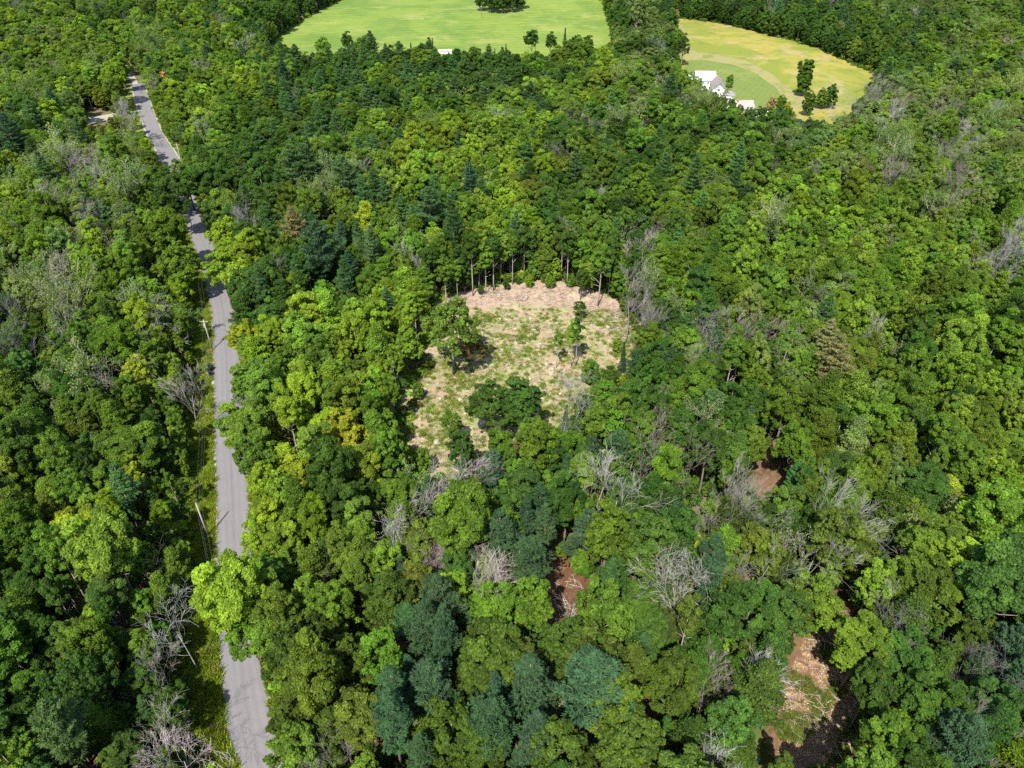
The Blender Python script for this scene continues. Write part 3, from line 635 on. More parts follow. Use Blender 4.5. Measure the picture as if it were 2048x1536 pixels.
def add_tree(x, y, kind, s, tname, proto=None, rot=None, sz=None, lean=0.0, leanaz=0.0, feature=False, label=None, name=None, jit=0.16, wd=1.0):
    P = PROTO[kind]; pi = RNG.integers(len(P)) if proto is None else proto
    c = np.array(TINT[tname]); c = c*np.exp(RNG.normal()*jit)*np.exp(RNG.normal(size=3)*np.array([.06, .04, .09]))
    trees.append(dict(x=x, y=y, kind=kind, pi=int(pi), s=s, sz=s*RNG.uniform(1.0, 1.28) if sz is None else sz, sx=s*wd*RNG.uniform(.88, 1.14), sy=s*wd*RNG.uniform(.88, 1.14), rot=RNG.uniform(0, 6.28) if rot is None else rot,
                      tint=tuple(float(q) for q in c), tname=tname, feature=feature, lean=lean, leanaz=leanaz, label=label, name=name))
# --- trees that can be picked out in the photograph: pixel of the crown's middle, or 'b' for the foot of the trunk
FEAT = [
 # along the road
 (452, 478, 'B', 1.05, 'yg', 2), (446, 545, 'B', 1.0, 'yg', 0), (482, 520, 'B', 1.0, 'yg', 5), (418, 425, 'B', .7, 'lg', 3), (500, 590, 'B', 1.1, 'd', 2), (478, 690, 'B', .72, 'ye', 3), (505, 700, 'B', .75, 'ol', 1),
 (492, 785, 'B', .85, 'g', 0), (500, 880, 'B', .9, 'lg', 5), (520, 935, 'B', .9, 'g', 2), (480, 1218, 'B', 1.12, 'yg', 5), (540, 1205, 'B', 1.0, 'g', 0), (505, 1290, 'B', .7, 'g', 2), (548, 1275, 'B', .9, 'g', 1), (560, 1180, 'B', .85, 'd', 3),
 (535, 985, 'B', .85, 'yg', 0), (540, 1045, 'B', .8, 'ye', 1), (528, 1100, 'B', .85, 'yg', 3), (570, 1090, 'B', .8, 'yg', 5), (600, 965, 'B', .8, 'ye', 5), (565, 1000, 'B', .85, 'yg', 2), (655, 860, 'B', .9, 'yg', 0), (690, 885, 'B', .85, 'ye', 2), (735, 780, 'B', .7, 'ye', 3), (620, 650, 'B', 1.0, 'yg', 0), (605, 690, 'B', .9, 'lg', 1),
 (350, 410, 'B', 1.15, 'd', 0), (330, 378, 'B', 1.1, 'd', 2), (395, 372, 'B', 1.1, 'd', 5), (372, 362, 'B', 1.0, 'g', 1), (300, 365, 'B', 1.0, 'g', 3),
 (345, 470, 'B', 1.15, 'g', 5), (355, 530, 'B', 1.15, 'g', 2), (330, 600, 'B', 1.0, 'lg', 0), (380, 655, 'B', .95, 'yg', 1), (372, 720, 'B', .9, 'g', 4), (305, 765, 'B', .75, 'ye', 3), (360, 1120, 'B', 1.15, 'lg', 5), (185, 1080, 'B', .9, 'ye', 5), (150, 1075, 'B', .8, 'ye', 6), (185, 1240, 'B', .6, 'yg', 3), (365, 950, 'B', .75, 'ye', 6), (375, 900, 'B', .95, 'ol', 5),
 (230, 695, 'B', .95, 'ol', 6), (230, 160, 'B', 1.2, 'yg', 2), (222, 180, 'B', 1.1, 'ol', 0), (240, 140, 'B', 1.0, 'yg', 5), (335, 165, 'B', .85, 'or', 6), (318, 152, 'B', .9, 'ol', 3),
 # south wood: near rows take darker leaf colours in place of cloud shade
 (628, 1388, 'B', 1.05, 'ol', 5), (592, 1328, 'B', .95, 'od', 2), (710, 1340, 'B', 1.0, 'od', 2), (770, 1335, 'B', .95, 'g', 0), (730, 1450, 'B', .85, 'ol', 5), (665, 1460, 'B', .9, 'od', 3), (590, 1452, 'B', .85, 'od', 0), (600, 1515, 'B', .9, 'g', 1), (995, 1325, 'B', 1.05, 'od', 5), (905, 1480, 'B', 1.0, 'od', 2), (960, 1500, 'B', 1.0, 'od', 0),
 (720, 1150, 'B', 1.05, 'g', 4), (780, 1215, 'B', 1.05, 'od', 6), (830, 1180, 'B', .9, 'ol', 1), (910, 1190, 'B', .95, 'yg', 0), (670, 1230, 'B', 1.0, 'g', 6), (770, 1130, 'B', .9, 'lg', 3), (560, 1260, 'B', .9, 'ol', 1), (1000, 1240, 'B', 1.15, 'g', 4), (1060, 1240, 'B', 1.0, 'g', 0), (930, 1070, 'B', 1.2, 'g', 5), (1225, 1440, 'B', 1.15, 'ol', 6), (1200, 1250, 'B', 1.05, 'g', 2), (1210, 1090, 'B', 1.15, 'g', 0), (1300, 1120, 'B', 1.2, 'd', 6), (1180, 1340, 'B', 1.2, 'od', 2), (1130, 1310, 'B', 1.05, 'd', 0), (1350, 1380, 'B', 1.1, 'od', 6), (1045, 1340, 'B', 1.0, 'od', 0), (1260, 1520, 'B', 1.1, 'od', 0), (1120, 1500, 'B', 1.0, 'od', 3), (1500, 1100, 'B', .9, 'ol', 3),
 (1560, 1240, 'B', 1.1, 'd', 6), (1500, 1230, 'B', 1.15, 'd', 4), (1610, 1220, 'B', .95, 'g', 2), (1720, 1300, 'B', 1.1, 'g', 4), (1740, 1385, 'B', .9, 'd', 1), (1660, 1100, 'B', 1.1, 'ol', 1), (1850, 1120, 'B', 1.25, 'ol', 4), (1900, 1150, 'B', 1.25, 'yg', 4), (1830, 1200, 'B', 1.15, 'od', 4), (1990, 1040, 'B', 1.4, 'lg', 5), (1990, 1190, 'B', 1.3, 'd', 5), (1900, 1080, 'B', 1.1, 'lg', 4), (1860, 1420, 'B', 1.2, 'd', 4), (1800, 1330, 'B', 1.1, 'd', 4), (1980, 1430, 'B', 1.1, 'd', 4), (1780, 1490, 'B', .95, 'g', 1),
 # blue pines
 (880, 1225, 'P', 1.0, 'bp', 2), (855, 1275, 'P', .95, 'bp', 0), (890, 1290, 'P', .85, 'bp', 1), (790, 1395, 'P', 1.0, 'bp', 0), (862, 1395, 'P', 1.0, 'bp', 2), (790, 1460, 'P', 1.0, 'bp', 1), (820, 1350, 'P', .7, 'bp', 1), (990, 1400, 'P', .8, 'bp', 0), (985, 1480, 'P', 1.05, 'bp', 2), (845, 1525, 'P', .8, 'bp', 1), (1060, 1135, 'P', 1.15, 'bp', 2), (1000, 1075, 'P', 1.0, 'bp', 0), (1090, 1050, 'P', .9, 'bp', 1), (1175, 1055, 'P', .8, 'bp', 0), (1180, 1405, 'P', 1.25, 'bp', 2), (1060, 1385, 'P', 1.0, 'bp', 0), (1075, 1480, 'P', .95, 'bp', 1), (1280, 1310, 'P', .6, 'bp', 1), (1425, 1115, 'P', .95, 'bp', 1), (1415, 1170, 'P', .8, 'bp', 0), (805, 1155, 'P', .6, 'bp', 0), (1345, 1050, 'P', .7, 'bp', 1), (860, 1000, 'P', .8, 'bp', 0), (985, 945, 'P', .85, 'bp', 2), (930, 965, 'P', .7, 'bp', 1), (1135, 955, 'P', .7, 'bp', 0),
 (1900, 1510, 'P', 1.0, 'bp', 2), (2020, 1300, 'P', 1.0, 'bp', 2), (2035, 1360, 'P', .9, 'bp', 0), (640, 510, 'P', 1.45, 'bp', 2), (600, 560, 'P', .8, 'pi', 0), (590, 455, 'P', 1.2, 'tp', 0), (700, 550, 'P', .75, 'bp', 1), (775, 610, 'P', .7, 'pi', 1), (690, 370, 'P', 1.25, 'pi', 2), (620, 340, 'P', 1.2, 'pi', 0), (590, 350, 'P', 1.2, 'pi', 2), (860, 430, 'P', 1.25, 'pi', 2), (880, 195, 'P', 1.2, 'pi', 2), (570, 160, 'P', 1.1, 'bp', 0), (1490, 400, 'P', .7, 'bp', 1), (940, 370, 'P', 1.0, 'bp', 1), (1060, 190, 'P', 1.1, 'bp', 0), (30, 225, 'P', 1.2, 'pi', 2), (70, 240, 'P', 1.2, 'pi', 0), (25, 280, 'P', 1.2, 'bp', 1), (110, 215, 'P', 1.1, 'pi', 1),
 # inside the clearing (foot of trunk)
 (908, 748, 'B', 1.2, 'ol', 2, 'b', 1.3), (948, 742, 'B', 0.66, 'br', 3, 'b'), (902, 893, 'B', 0.50, 'g', 3, 'b'), (930, 975, 'B', 0.80, 'd', 0, 'b'), (982, 882, 'B', 1.0, 'd', 2, 'b'), (1035, 886, 'B', 1.0, 'd', 0, 'b'), (1035, 850, 'C', 0.56, 'bp', 0, 'b'), (1062, 930, 'B', 0.72, 'g', 1, 'b'), (1000, 935, 'B', 0.63, 'g', 5, 'b'),
 (1180, 768, 'B', .5, 'g', 8, 'b'), (1218, 790, 'B', .55, 'd', 8, 'b'), (1165, 838, 'B', .5, 'g', 8, 'b'), (1242, 748, 'C', .5, 'bp', 0, 'b'), (1150, 885, 'B', .52, 'd', 8, 'b'), (1108, 908, 'B', .5, 'g', 8, 'b'), (1232, 705, 'B', .3, 'lg', 8, 'b'), (838, 800, 'B', .35, 'g', 8, 'b'), (850, 950, 'B', .5, 'g', 8, 'b'), (1113, 736, 'T', 0.65, 'g', 2, 'b'), (1143, 733, 'T', 0.77, 'lg', 2, 'b'), (1151, 733, 'T', 0.85, 'd', 2, 'b'), (1190, 790, 'C', 0.56, 'pi', 1, 'b'), (1205, 840, 'B', 0.70, 'g', 0, 'b'), (1175, 850, 'B', 0.54, 'd', 3, 'b'), (1130, 868, 'C', 0.45, 'bp', 0, 'b'), (1100, 880, 'C', 0.32, 'pi', 1, 'b'), (1265, 800, 'P', 0.77, 'bp', 2, 'b'), (1305, 790, 'P', 0.72, 'bp', 0, 'b'), (1330, 790, 'P', 0.68, 'bp', 1, 'b'), (1259, 885, 'B', 0.85, 'd', 2, 'b'), (1220, 930, 'B', 0.81, 'g', 0, 'b'), (1250, 800, 'B', 0.45, 'lg', 3, 'b'), (1022, 985, 'B', 0.50, 'br', 6, 'b'),
 (1430, 700, 'P', 0.72, 'bp', 1), (1160, 640, 'B', 0.38, 'd', 3, 'b'),
 # back edge of the clearing: tall bare stems under high crowns
 (862, 600, 'T', .95, 'd', 1, 'b'), (893, 612, 'T', .8, 'g', 0, 'b'), (916, 604, 'T', .7, 'lg', 1, 'b'), (928, 584, 'B', .9, 'd', 8, 'b'), (946, 592, 'T', .95, 'd', 1, 'b'), (958, 578, 'B', .85, 'g', 3, 'b'), (972, 588, 'T', .85, 'g', 0, 'b'), (987, 582, 'T', .95, 'd', 1, 'b'), (1000, 566, 'B', 1.0, 'lg', 0, 'b'), (1025, 570, 'T', .8, 'g', 1, 'b'), (1048, 552, 'B', .95, 'd', 3, 'b'), (1070, 560, 'B', .6, 'ol', 8, 'b'), (1090, 562, 'B', .8, 'ol', 8, 'b'), (1108, 564, 'B', .5, 'lg', 8, 'b'), (1122, 560, 'T', .9, 'd', 0, 'b'), (1134, 574, 'T', .95, 'd', 1, 'b'), (1155, 568, 'B', .9, 'g', 3, 'b'), (1196, 612, 'T', 1.0, 'g', 0, 'b'), (1216, 594, 'T', .9, 'd', 1, 'b'), (1240, 602, 'B', .85, 'g', 8, 'b'), (1262, 612, 'T', .9, 'd', 1, 'b'), (1176, 580, 'B', .75, 'lg', 8, 'b'),
 (905, 588, 'B', .4, 'g', 8, 'b'), (962, 590, 'B', .22, 'd', 8, 'b'), (1012, 580, 'B', .25, 'd', 8, 'b'), (1058, 576, 'B', .3, 'yg', 8, 'b'), (1100, 578, 'B', .32, 'g', 8, 'b'), (1160, 600, 'B', .55, 'd', 3, 'b'), (1250, 625, 'B', .5, 'g', 8, 'b'),
 # left edge of the clearing
 (834, 690, 'T', .8, 'lg', 0, 'b'), (822, 725, 'T', .8, 'yg', 1, 'b'), (796, 800, 'T', .7, 'lg', 0, 'b'), (808, 765, 'T', .65, 'g', 2, 'b'), (790, 860, 'T', .7, 'g', 0, 'b'),
 # fields
 (1599, 192, 'L', 1.05, 'g', 0, 'b', 1.2), (1605, 191, 'L', 1.2, 'd', 0, 'b', 1.1), (1640, 218, 'B', .75, 'g', 8, 'b'), (1655, 217, 'B', .85, 'd', 8, 'b'), (1598, 138, 'B', .36, 'd', 8, 'b'), (1541, 222, 'B', .48, 'or', 8, 'b'), (1559, 224, 'B', .6, 'g', 8, 'b'), (1571, 232, 'B', .5, 'ye', 8, 'b'), (1457, 176, 'B', .5, 'g', 8, 'b'), (1612, 232, 'B', .75, 'd', 8, 'b'),
 (962, 22, 'B', 1.2, 'd', 8, 'b'), (982, 26, 'B', 1.3, 'd', 8, 'b'), (1003, 27, 'B', 1.35, 'd', 8, 'b'), (1024, 25, 'B', 1.3, 'd', 8, 'b'), (1042, 18, 'B', 1.2, 'd', 8, 'b'), (1000, 12, 'B', 1.35, 'd', 8, 'b'), (975, 12, 'B', 1.35, 'd', 8, 'b'), (1028, 12, 'B', 1.35, 'd', 8, 'b'), (1012, 18, 'B', 1.3, 'g', 8, 'b'), (990, 18, 'B', 1.3, 'd', 8, 'b'),
 # trees along the lower edge of the hay field
 (745, 130, 'B', 1.00, 'ol', 6, 'b'), (700, 124, 'B', 0.88, 'd', 0, 'b'), (725, 126, 'B', 0.80, 'g', 2, 'b'), (650, 128, 'B', 0.80, 'g', 2, 'b'), (825, 134, 'C', 0.72, 'bp', 0, 'b'), (845, 136, 'C', 0.76, 'bp', 1, 'b'), (868, 137, 'C', 0.80, 'bp', 0, 'b'), (915, 140, 'C', 0.76, 'bp', 1, 'b'), (948, 141, 'C', 0.72, 'bp', 0, 'b'), (990, 138, 'C', 0.72, 'pi', 1, 'b'), (1012, 128, 'C', 0.64, 'pi', 1, 'b'), (1062, 120, 'B', 0.92, 'd', 1, 'b'), (1070, 116, 'T', 0.80, 'g', 0, 'b'), (1100, 122, 'B', 0.88, 'd', 0, 'b'), (1128, 124, 'C', 0.88, 'pi', 0, 'b'), (1150, 122, 'B', 0.92, 'd', 2, 'b'), (1175, 124, 'B', 0.84, 'd', 0, 'b'),
 (600, 40, 'C', .8, 'bp', 0, 'b'), (620, 26, 'C', 1.15, 'bp', 1, 'b'), (640, 18, 'C', 1.1, 'bp', 0, 'b'), (655, 8, 'C', 1.1, 'bp', 1, 'b'), (565, 66, 'B', 1.2, 'd', 2, 'b'), (548, 74, 'B', 1.2, 'd', 0, 'b'), (530, 70, 'B', 1.2, 'd', 5, 'b'),
 (1268, 96, 'T', 1.3, 'gg', 0, 'b'), (1276, 92, 'T', 1.3, 'd', 1, 'b'), (1250, 92, 'B', 1.15, 'd', 0, 'b'), (1240, 84, 'B', 1.1, 'd', 2, 'b'), (1262, 80, 'T', 1.3, 'gg', 1, 'b'), (1355, 130, 'B', 1.0, 'g', 1, 'b'), (1362, 134, 'B', .95, 'd', 3, 'b'), (1350, 110, 'B', .9, 'g', 0, 'b'), (1352, 46, 'B', .5, 'or', 3, 'b'),
 # in front of the house
 (1385, 212, 'B', .75, 'lg', 0, 'b'), (1402, 216, 'B', .62, 'lg', 3, 'b'), (1424, 214, 'B', .42, 'd', 5, 'b'), (1442, 219, 'B', .42, 'd', 2, 'b'), (1458, 234, 'B', .48, 'd', 1, 'b'), (1475, 244, 'B', .5, 'd', 0, 'b'), (1495, 246, 'B', .48, 'd', 2, 'b'), (1518, 252, 'B', .5, 'd', 5, 'b'), (1545, 258, 'B', .5, 'd', 0, 'b'), (1570, 260, 'B', .6, 'd', 2, 'b'), (1368, 205, 'B', .8, 'lg', 1, 'b'),
 (1660, 745, 'P', 1.0, 'tp', 0), (1650, 690, 'P', 1.0, 'tp', 1), (1040, 910, 'B', .6, 'br', 6),
]
for f in FEAT:
    u, v, k, s, t = f[:5]; pi = f[5] if len(f) > 5 else None
    P = PROTO[k][pi if pi is not None else 0]
    x, y = unproj(u, v, 0.0 if len(f) > 6 else P['hc']*s)
    if v > 560 and u < road_u(v):
        dr = float(dist_to(ROAD, [x], [y])[0])
        if -16.5 < dr < 8: x -= 16.5+dr
    add_tree(x, y, k, s, t, pi, feature=True, jit=.08, wd=f[7] if len(f) > 7 else 1.35 if k == 'L' else 1.0 if k in 'CT' else 1.0 if v > 900 else 1.2)
# --- dead trees of the photograph: pixel of the bare crown's middle, model, size, wood, lean (degrees) and its bearing (0 = right, 90 = away)
DEADS = [
 (895, 985, 3, 1.1, 'dw', 5, 0), (925, 985, 0, .9, 'dg', 8, 20), (1650, 605, 0, .7, 'dg', 10, 10), (985, 1150, 3, .95, 'dw', 0, 0), (787, 1045, 0, .9, 'ws', 0, 0), (632, 1140, 5, .75, 'dg', 10, 180), (830, 1095, 1, .8, 'dg', 10, 0), (885, 1140, 5, .75, 'dw', 0, 0), (1350, 1150, 3, 1.1, 'dw', 6, 180), (1352, 888, 1, 1.1, 'dg', 22, 20), (1425, 645, 3, 1.0, 'dg', 18, 10), (1300, 630, 4, 1.0, 'dg', 12, 0), (1320, 655, 1, .8, 'dg', 20, 0), (1270, 600, 4, .95, 'dg', 5, 0),
 (1470, 1015, 3, 1.05, 'dg', 15, 10), (1480, 960, 4, 1.0, 'dg', 20, 10), (1555, 1095, 1, 1.0, 'dg', 12, 0), (1700, 1085, 4, 1.25, 'dg', 24, 10), (1740, 1060, 1, 1.0, 'dg', 25, 0), (1800, 1265, 3, .95, 'dg', 20, 0), (1960, 1330, 3, .8, 'dg', 10, 0), (1415, 1400, 4, 1.0, 'dg', 8, 20), (1540, 1395, 4, 1.1, 'ws', 28, 0), (1420, 1505, 3, 1.1, 'ws', 0, 0), (2000, 1510, 4, 1.1, 'dg', 20, 0), (1258, 500, 4, .9, 'dw', 6, 0), (310, 640, 0, .85, 'dw', 8, 180), (352, 780, 4, .85, 'dw', 12, 160), (240, 745, 1, .8, 'dw', 5, 180), (275, 690, 3, .75, 'dg', 0, 0), (300, 1110, 5, .6, 'dg', 0, 0), (338, 1240, 1, .8, 'ws', 8, 150), (308, 1345, 3, .7, 'dg', 12, 160),
 (305, 1470, 0, 1.0, 'ws', 30, 150), (365, 1500, 1, .7, 'ws', 5, 0), (690, 1500, 4, 1.0, 'dw', 8, 180), (80, 915, 3, .75, 'dg', 15, 200), (70, 560, 1, .95, 'dw', 5, 180), (125, 560, 0, .95, 'dw', 8, 160), (115, 650, 5, .9, 'dw', 5, 180), (135, 660, 0, .85, 'dw', 3, 0), (100, 395, 1, 1.1, 'dg', 10, 20), (155, 340, 4, 1.1, 'dg', 10, 10), (210, 320, 4, 1.1, 'dg', 5, 0), (165, 440, 0, 1.0, 'dg', 10, 160), (212, 430, 1, 1.0, 'dg', 0, 0), (262, 228, 4, 1.15, 'dw', 8, 0), (488, 835, 1, .75, 'ws', 8, 180), (300, 168, 1, .9, 'dg', 0, 0), (1140, 1178, 5, .65, 'dw', 0, 0), (1240, 965, 0, 1.15, 'dw', 4, 0), (1205, 955, 5, 1.0, 'dw', 4, 0), (1290, 930, 1, .8, 'dg', 8, 0), (1225, 1055, 5, .6, 'dg', 0, 0),
 (1720, 205, 4, 1.2, 'dg', 10, 10), (1690, 215, 1, 1.1, 'dw', 5, 0), (1760, 190, 4, 1.2, 'dg', 14, 0), (1810, 215, 4, 1.1, 'dg', 15, 0), (1890, 310, 3, 1.1, 'dg', 12, 0), (1935, 300, 3, 1.1, 'dg', 12, 0), (1940, 375, 4, 1.1, 'dg', 18, 0), (2020, 520, 3, 1.3, 'dg', 15, 0), (2035, 480, 4, 1.2, 'dg', 18, 0), (1780, 345, 4, 1.0, 'dg', 15, 0), (1870, 220, 4, 1.1, 'dg', 15, 0), (1990, 230, 3, 1.0, 'dg', 15, 0), (1630, 350, 3, .9, 'dg', 12, 0), (1420, 385, 3, .9, 'dg', 5, 0), (1375, 200, 1, .9, 'dg', 0, 0), (1410, 205, 4, .9, 'dg', 5, 0), (1325, 455, 3, .8, 'dg', 10, 0), (1410, 700, 1, .9, 'dg', 20, 0), (1480, 660, 4, .9, 'dg', 25, 0), (1500, 640, 4, .9, 'dg', 25, 0), (500, 440, 4, 1.0, 'dg', 15, 160), (470, 420, 1, .9, 'dg', 10, 160), (640, 400, 5, .7, 'ws', 0, 0), (830, 515, 0, .8, 'dw', 10, 180), (890, 335, 5, .7, 'ws', 0, 0), (985, 380, 5, .7, 'dw', 0, 0), (1160, 375, 5, .6, 'ws', 0, 0), (1125, 415, 5, .6, 'dw', 10, 0), (440, 45, 3, 1.1, 'dg', 5, 0), (30, 15, 3, 1.1, 'dg', 8, 0), (415, 145, 4, 1.0, 'dg', 5, 170), (590, 200, 3, .9, 'dg', 0, 0), (1320, 95, 3, 1.0, 'dg', 8, 0), (1130, 765, 4, .75, 'dw', 0, 0), (1165, 800, 0, .75, 'dw', 12, 0), (1145, 830, 5, .7, 'dw', 18, 20), (1290, 800, 3, .6, 'dg', 25, 0), (545, 550, 0, .75, 'dg', 14, 160), (720, 915, 3, .55, 'dg', 0, 0), (1900, 885, 3, .7, 'dg', 30, 0), (1580, 680, 3, .7, 'dg', 15, 0)]
SNAGS = [(697, 1112, 0, .6, 'ws', 3, 0), (1290, 1272, 1, .75, 'ws', 20, 60), (1490, 1310, 0, .75, 'dw', 12, 20), (1625, 1230, 0, .6, 'dw', 6, 160), (1660, 975, 1, .5, 'ws', 0, 0), (1395, 1000, 1, .6, 'ws', 0, 0), (705, 1205, 0, .5, 'ws', 30, 30), (895, 1385, 0, .5, 'ws', 10, 0), (1045, 1065, 0, .6, 'ws', 10, 160), (1075, 1155, 1, .7, 'dw', 0, 0), (570, 720, 0, .6, 'ws', 14, 170), (590, 715, 0, .5, 'ws', 14, 0), (815, 670, 0, .6, 'ws', 5, 180), (1420, 1185, 1, .6, 'dw', 8, 170), (1465, 1160, 0, .7, 'dw', 18, 10), (1100, 1190, 1, .5, 'dw', 0, 0), (955, 765, 0, .42, 'ws', 3, 180), (1250, 1155, 1, .5, 'dw', 6, 0), (1840, 655, 0, .5, 'ws', 25, 0), (1600, 715, 0, .5, 'ws', 25, 0), (393, 790, 0, .55, 'br', 14, 160), (1395, 560, 0, .8, 'dw', 18, 10), (1320, 950, 0, .6, 'dw', 0, 0), (1530, 880, 0, .7, 'dg', 15, 10), (1045, 880, 1, .4, 'dg', 30, 10)]
for kk, LST in (('D', DEADS), ('N', SNAGS)):
    for u, v, pi, s, t, ln, az in LST:
        s *= .85 if (v > 1380 and s > .9) else 1.18 if kk == 'D' else 1.1
        P = PROTO[kk][pi]; x, y = unproj(u, v, P['hc']*s)
        # the crown's middle leans away from the foot
        off = P['hc']*s*math.sin(math.radians(ln)); x -= off*math.cos(math.radians(az)); y -= off*math.sin(math.radians(az))
        add_tree(x, y, kk, s, t, pi, sz=s*1.08, lean=math.radians(ln), leanaz=math.radians(az), feature=True, jit=.1)

# --- everything between: large crowns first, then smaller ones into the gaps
cell = 6.0; gridmap = {}
def put(x, y, r): gridmap.setdefault((int(x//cell), int(y//cell)), []).append((x, y, r))
def clear(x, y, r, k):
    ix, iy = int(x//cell), int(y//cell)
    for a in range(ix-2, ix+3):
        for b in range(iy-2, iy+3):
            for (px, py, pr) in gridmap.get((a, b), ()):
                if (px-x)**2 + (py-y)**2 < (k*(pr+r))**2: return False
    return True
for t in trees:
    P = PROTO[t['kind']][t['pi']]
    put(t['x'], t['y'], P['R']*t['s']*(0.5 if t['kind'] in 'DN' else .72 if t['kind'] != 'T' else .6))
def candidates(n, small=False):
    y = np.sqrt(RNG.uniform(18**2, 740**2, n)) if False else RNG.uniform(18, 745, n)
    half = (y*_c + CAM_H*_s)*1024/F + 26
    ymax = (745*_c + CAM_H*_s)*1024/F + 26
    x = RNG.uniform(-1, 1, n)*ymax
    m = np.abs(x) < half
    x, y = x[m], y[m]
    z0 = hz(x, y)
    bu, bv, _ = proj(x, y, z0)
    bad = np.zeros(x.shape, bool)
    for pg in SOLID: bad |= inpoly(bu, bv, pg)
    for h in (0.0, 5.0, 9.0, 12.0, 15.0, 18.0) if not small else (0.0, 3.0, 6.0, 9.0):
        uu, vv, dd = proj(x, y, z0+h)
        for pg in BARE:
            bad |= inpoly(uu, vv, pg)
            if h >= (3 if small else 9):            # crowns have width
                rpx = (1.6 if small else 2.8)*F/dd
                bad |= inpoly(uu-rpx, vv, pg) | inpoly(uu+rpx, vv, pg)
    d = dist_to(ROAD, x, y); bad |= (d > (-8.2 if small else -17.0)) & (d < 5.6)
    d = dist_to(TRACK, x, y); bad |= np.abs(d) < 2.4
    hu, hv = np.array(unproj(1405, 168)), np.array(unproj(1490, 225))
    bad |= (np.hypot(x-hu[0], y-hu[1]) < 19) | (np.hypot(x-hv[0], y-hv[1]) < 18)
    return x[~bad], y[~bad]
for (smin, smax, n, k) in ((.92, 1.15, 26000, .76), (.72, .95, 70000, .68), (.5, .72, 90000, .58), (.28, .5, 60000, .48)):
    X, Y = candidates(n, smax <= .75)
    ED = np.full(X.shape, 1e9)
    for pg in (HAY, MEADOW):
        Wp = np.array([unproj(u, v) for u, v in pg]); ED = np.minimum(ED, np.abs(dist_to(np.vstack([Wp, Wp[:1]]), X, Y)))
    for x, y, ed in zip(X, Y, ED):
        s = RNG.uniform(smin, smax)
        if smax <= .5 and y > 260: continue
        far = min(1.0, max(0.0, (y-150)/200)); rad = 2.9 + 1.0*far
        if not clear(x, y, rad*s, k): continue
        uu, vv, dd = crown_uv(x, y, 11*s)
        kind, tn = region_pick(float(uu), float(vv), RNG)
        if kind == 'D' and s < .7: kind, tn = 'B', 'd'
        if ed < 11 and kind not in 'P': kind, tn = 'B', (tn if kind == 'B' else 'd')
        elif kind == 'B' and RNG.random() < .06: kind = 'T'
        ln = abs(RNG.normal())*.08 if kind in 'DSN' else abs(RNG.normal())*.03
        add_tree(float(x), float(y), kind, s*(.95 if kind == 'P' else 1.0), tn, 8 if (ed < 11 and kind == 'B') else None, lean=ln, leanaz=RNG.uniform(0, 6.28), wd=.9+.32*far, sz=s*RNG.uniform(.95, 1.28-.12*far))
        put(x, y, rad*s*(.8 if kind in 'DS' else 1))
# low roadside growth left of the verge
for i in range(700):
    j = RNG.integers(30, len(ROAD)-60); T = ROAD[j+1]-ROAD[j]; T = T/np.linalg.norm(T)
    x, y = ROAD[j] + T*RNG.uniform(0, 4) - np.array([T[1], -T[0]])*RNG.uniform(9.5, 18)
    s = RNG.uniform(.3, .5)
    if clear(x, y, 2.6*s, .8):
        add_tree(float(x), float(y), 'B', s, ['lg', 'g', 'yg', 'g', 'ol'][RNG.integers(5)], 8); put(x, y, 2.6*s)
print('trees', len(trees), {k: sum(t['kind'] == k for t in trees) for k in PROTO})

# ================================================================ TREES AS OBJECTS
for t in trees:
    P = PROTO[t['kind']][t['pi']]
    t['u'], t['v'], t['d'] = [float(q) for q in crown_uv(t['x'], t['y'], P['hc']*t['s'])]
    t['in'] = 4 < t['u'] < 2044 and 4 < t['v'] < 1532
    t['px'] = P['R']*t['s']*F/t['d']
KINDGRP = {'B': 'broad', 'T': 'broad', 'S': 'broad', 'L': 'poplar', 'P': 'pine', 'C': 'pine', 'D': 'dead', 'N': 'dead'}
LIMIT = {'broad': 300, 'pine': 290, 'dead': 290, 'poplar': 10}
chosen = []
for gname, lim in LIMIT.items():
    pool = [t for t in trees if KINDGRP[t['kind']] == gname and t['in']]
    # things that stand alone or stick out count as large; the rest by their size in the picture
    solo = lambda t: t['feature'] and (t['tname'] in ('or',) or (1520 < t['u'] < 1680 and 100 < t['v'] < 245) or (930 < t['u'] < 1060 and t['v'] < 30) or (860 < t['u'] < 1160 and 590 < t['v'] < 900))
    pool.sort(key=lambda t: -(t['px']*(10 if solo(t) else 1)))
    chosen += pool[:lim]
for t in chosen: t['single'] = True
rest = [t for t in trees if not t.get('single')]

def rot_of(t):
    R = Matrix.Rotation(t['lean'], 3, Vector((-math.sin(t['leanaz']), math.cos(t['leanaz']), 0))) if t['lean'] else Matrix.Identity(3)
    return (R @ Matrix.Rotation(t['rot'], 3, 'Z')).to_euler()
NAME = {'B': 'broadleaf_tree', 'T': 'tall_stemmed_tree', 'S': 'thin_crowned_tree', 'L': 'poplar_tree', 'P': 'pine_tree', 'C': 'spruce_tree', 'D': 'dead_tree', 'N': 'tree_snag'}
NOUN = {'B': 'leafy tree', 'T': 'tall bare-trunked tree', 'S': 'half-bare tree', 'L': 'columnar poplar', 'P': 'pine', 'C': 'conical spruce', 'D': 'leafless dead tree', 'N': 'broken dead snag'}
CAT = {'B': 'tree', 'T': 'tree', 'S': 'tree', 'L': 'poplar', 'P': 'pine', 'C': 'spruce', 'D': 'dead tree', 'N': 'snag'}
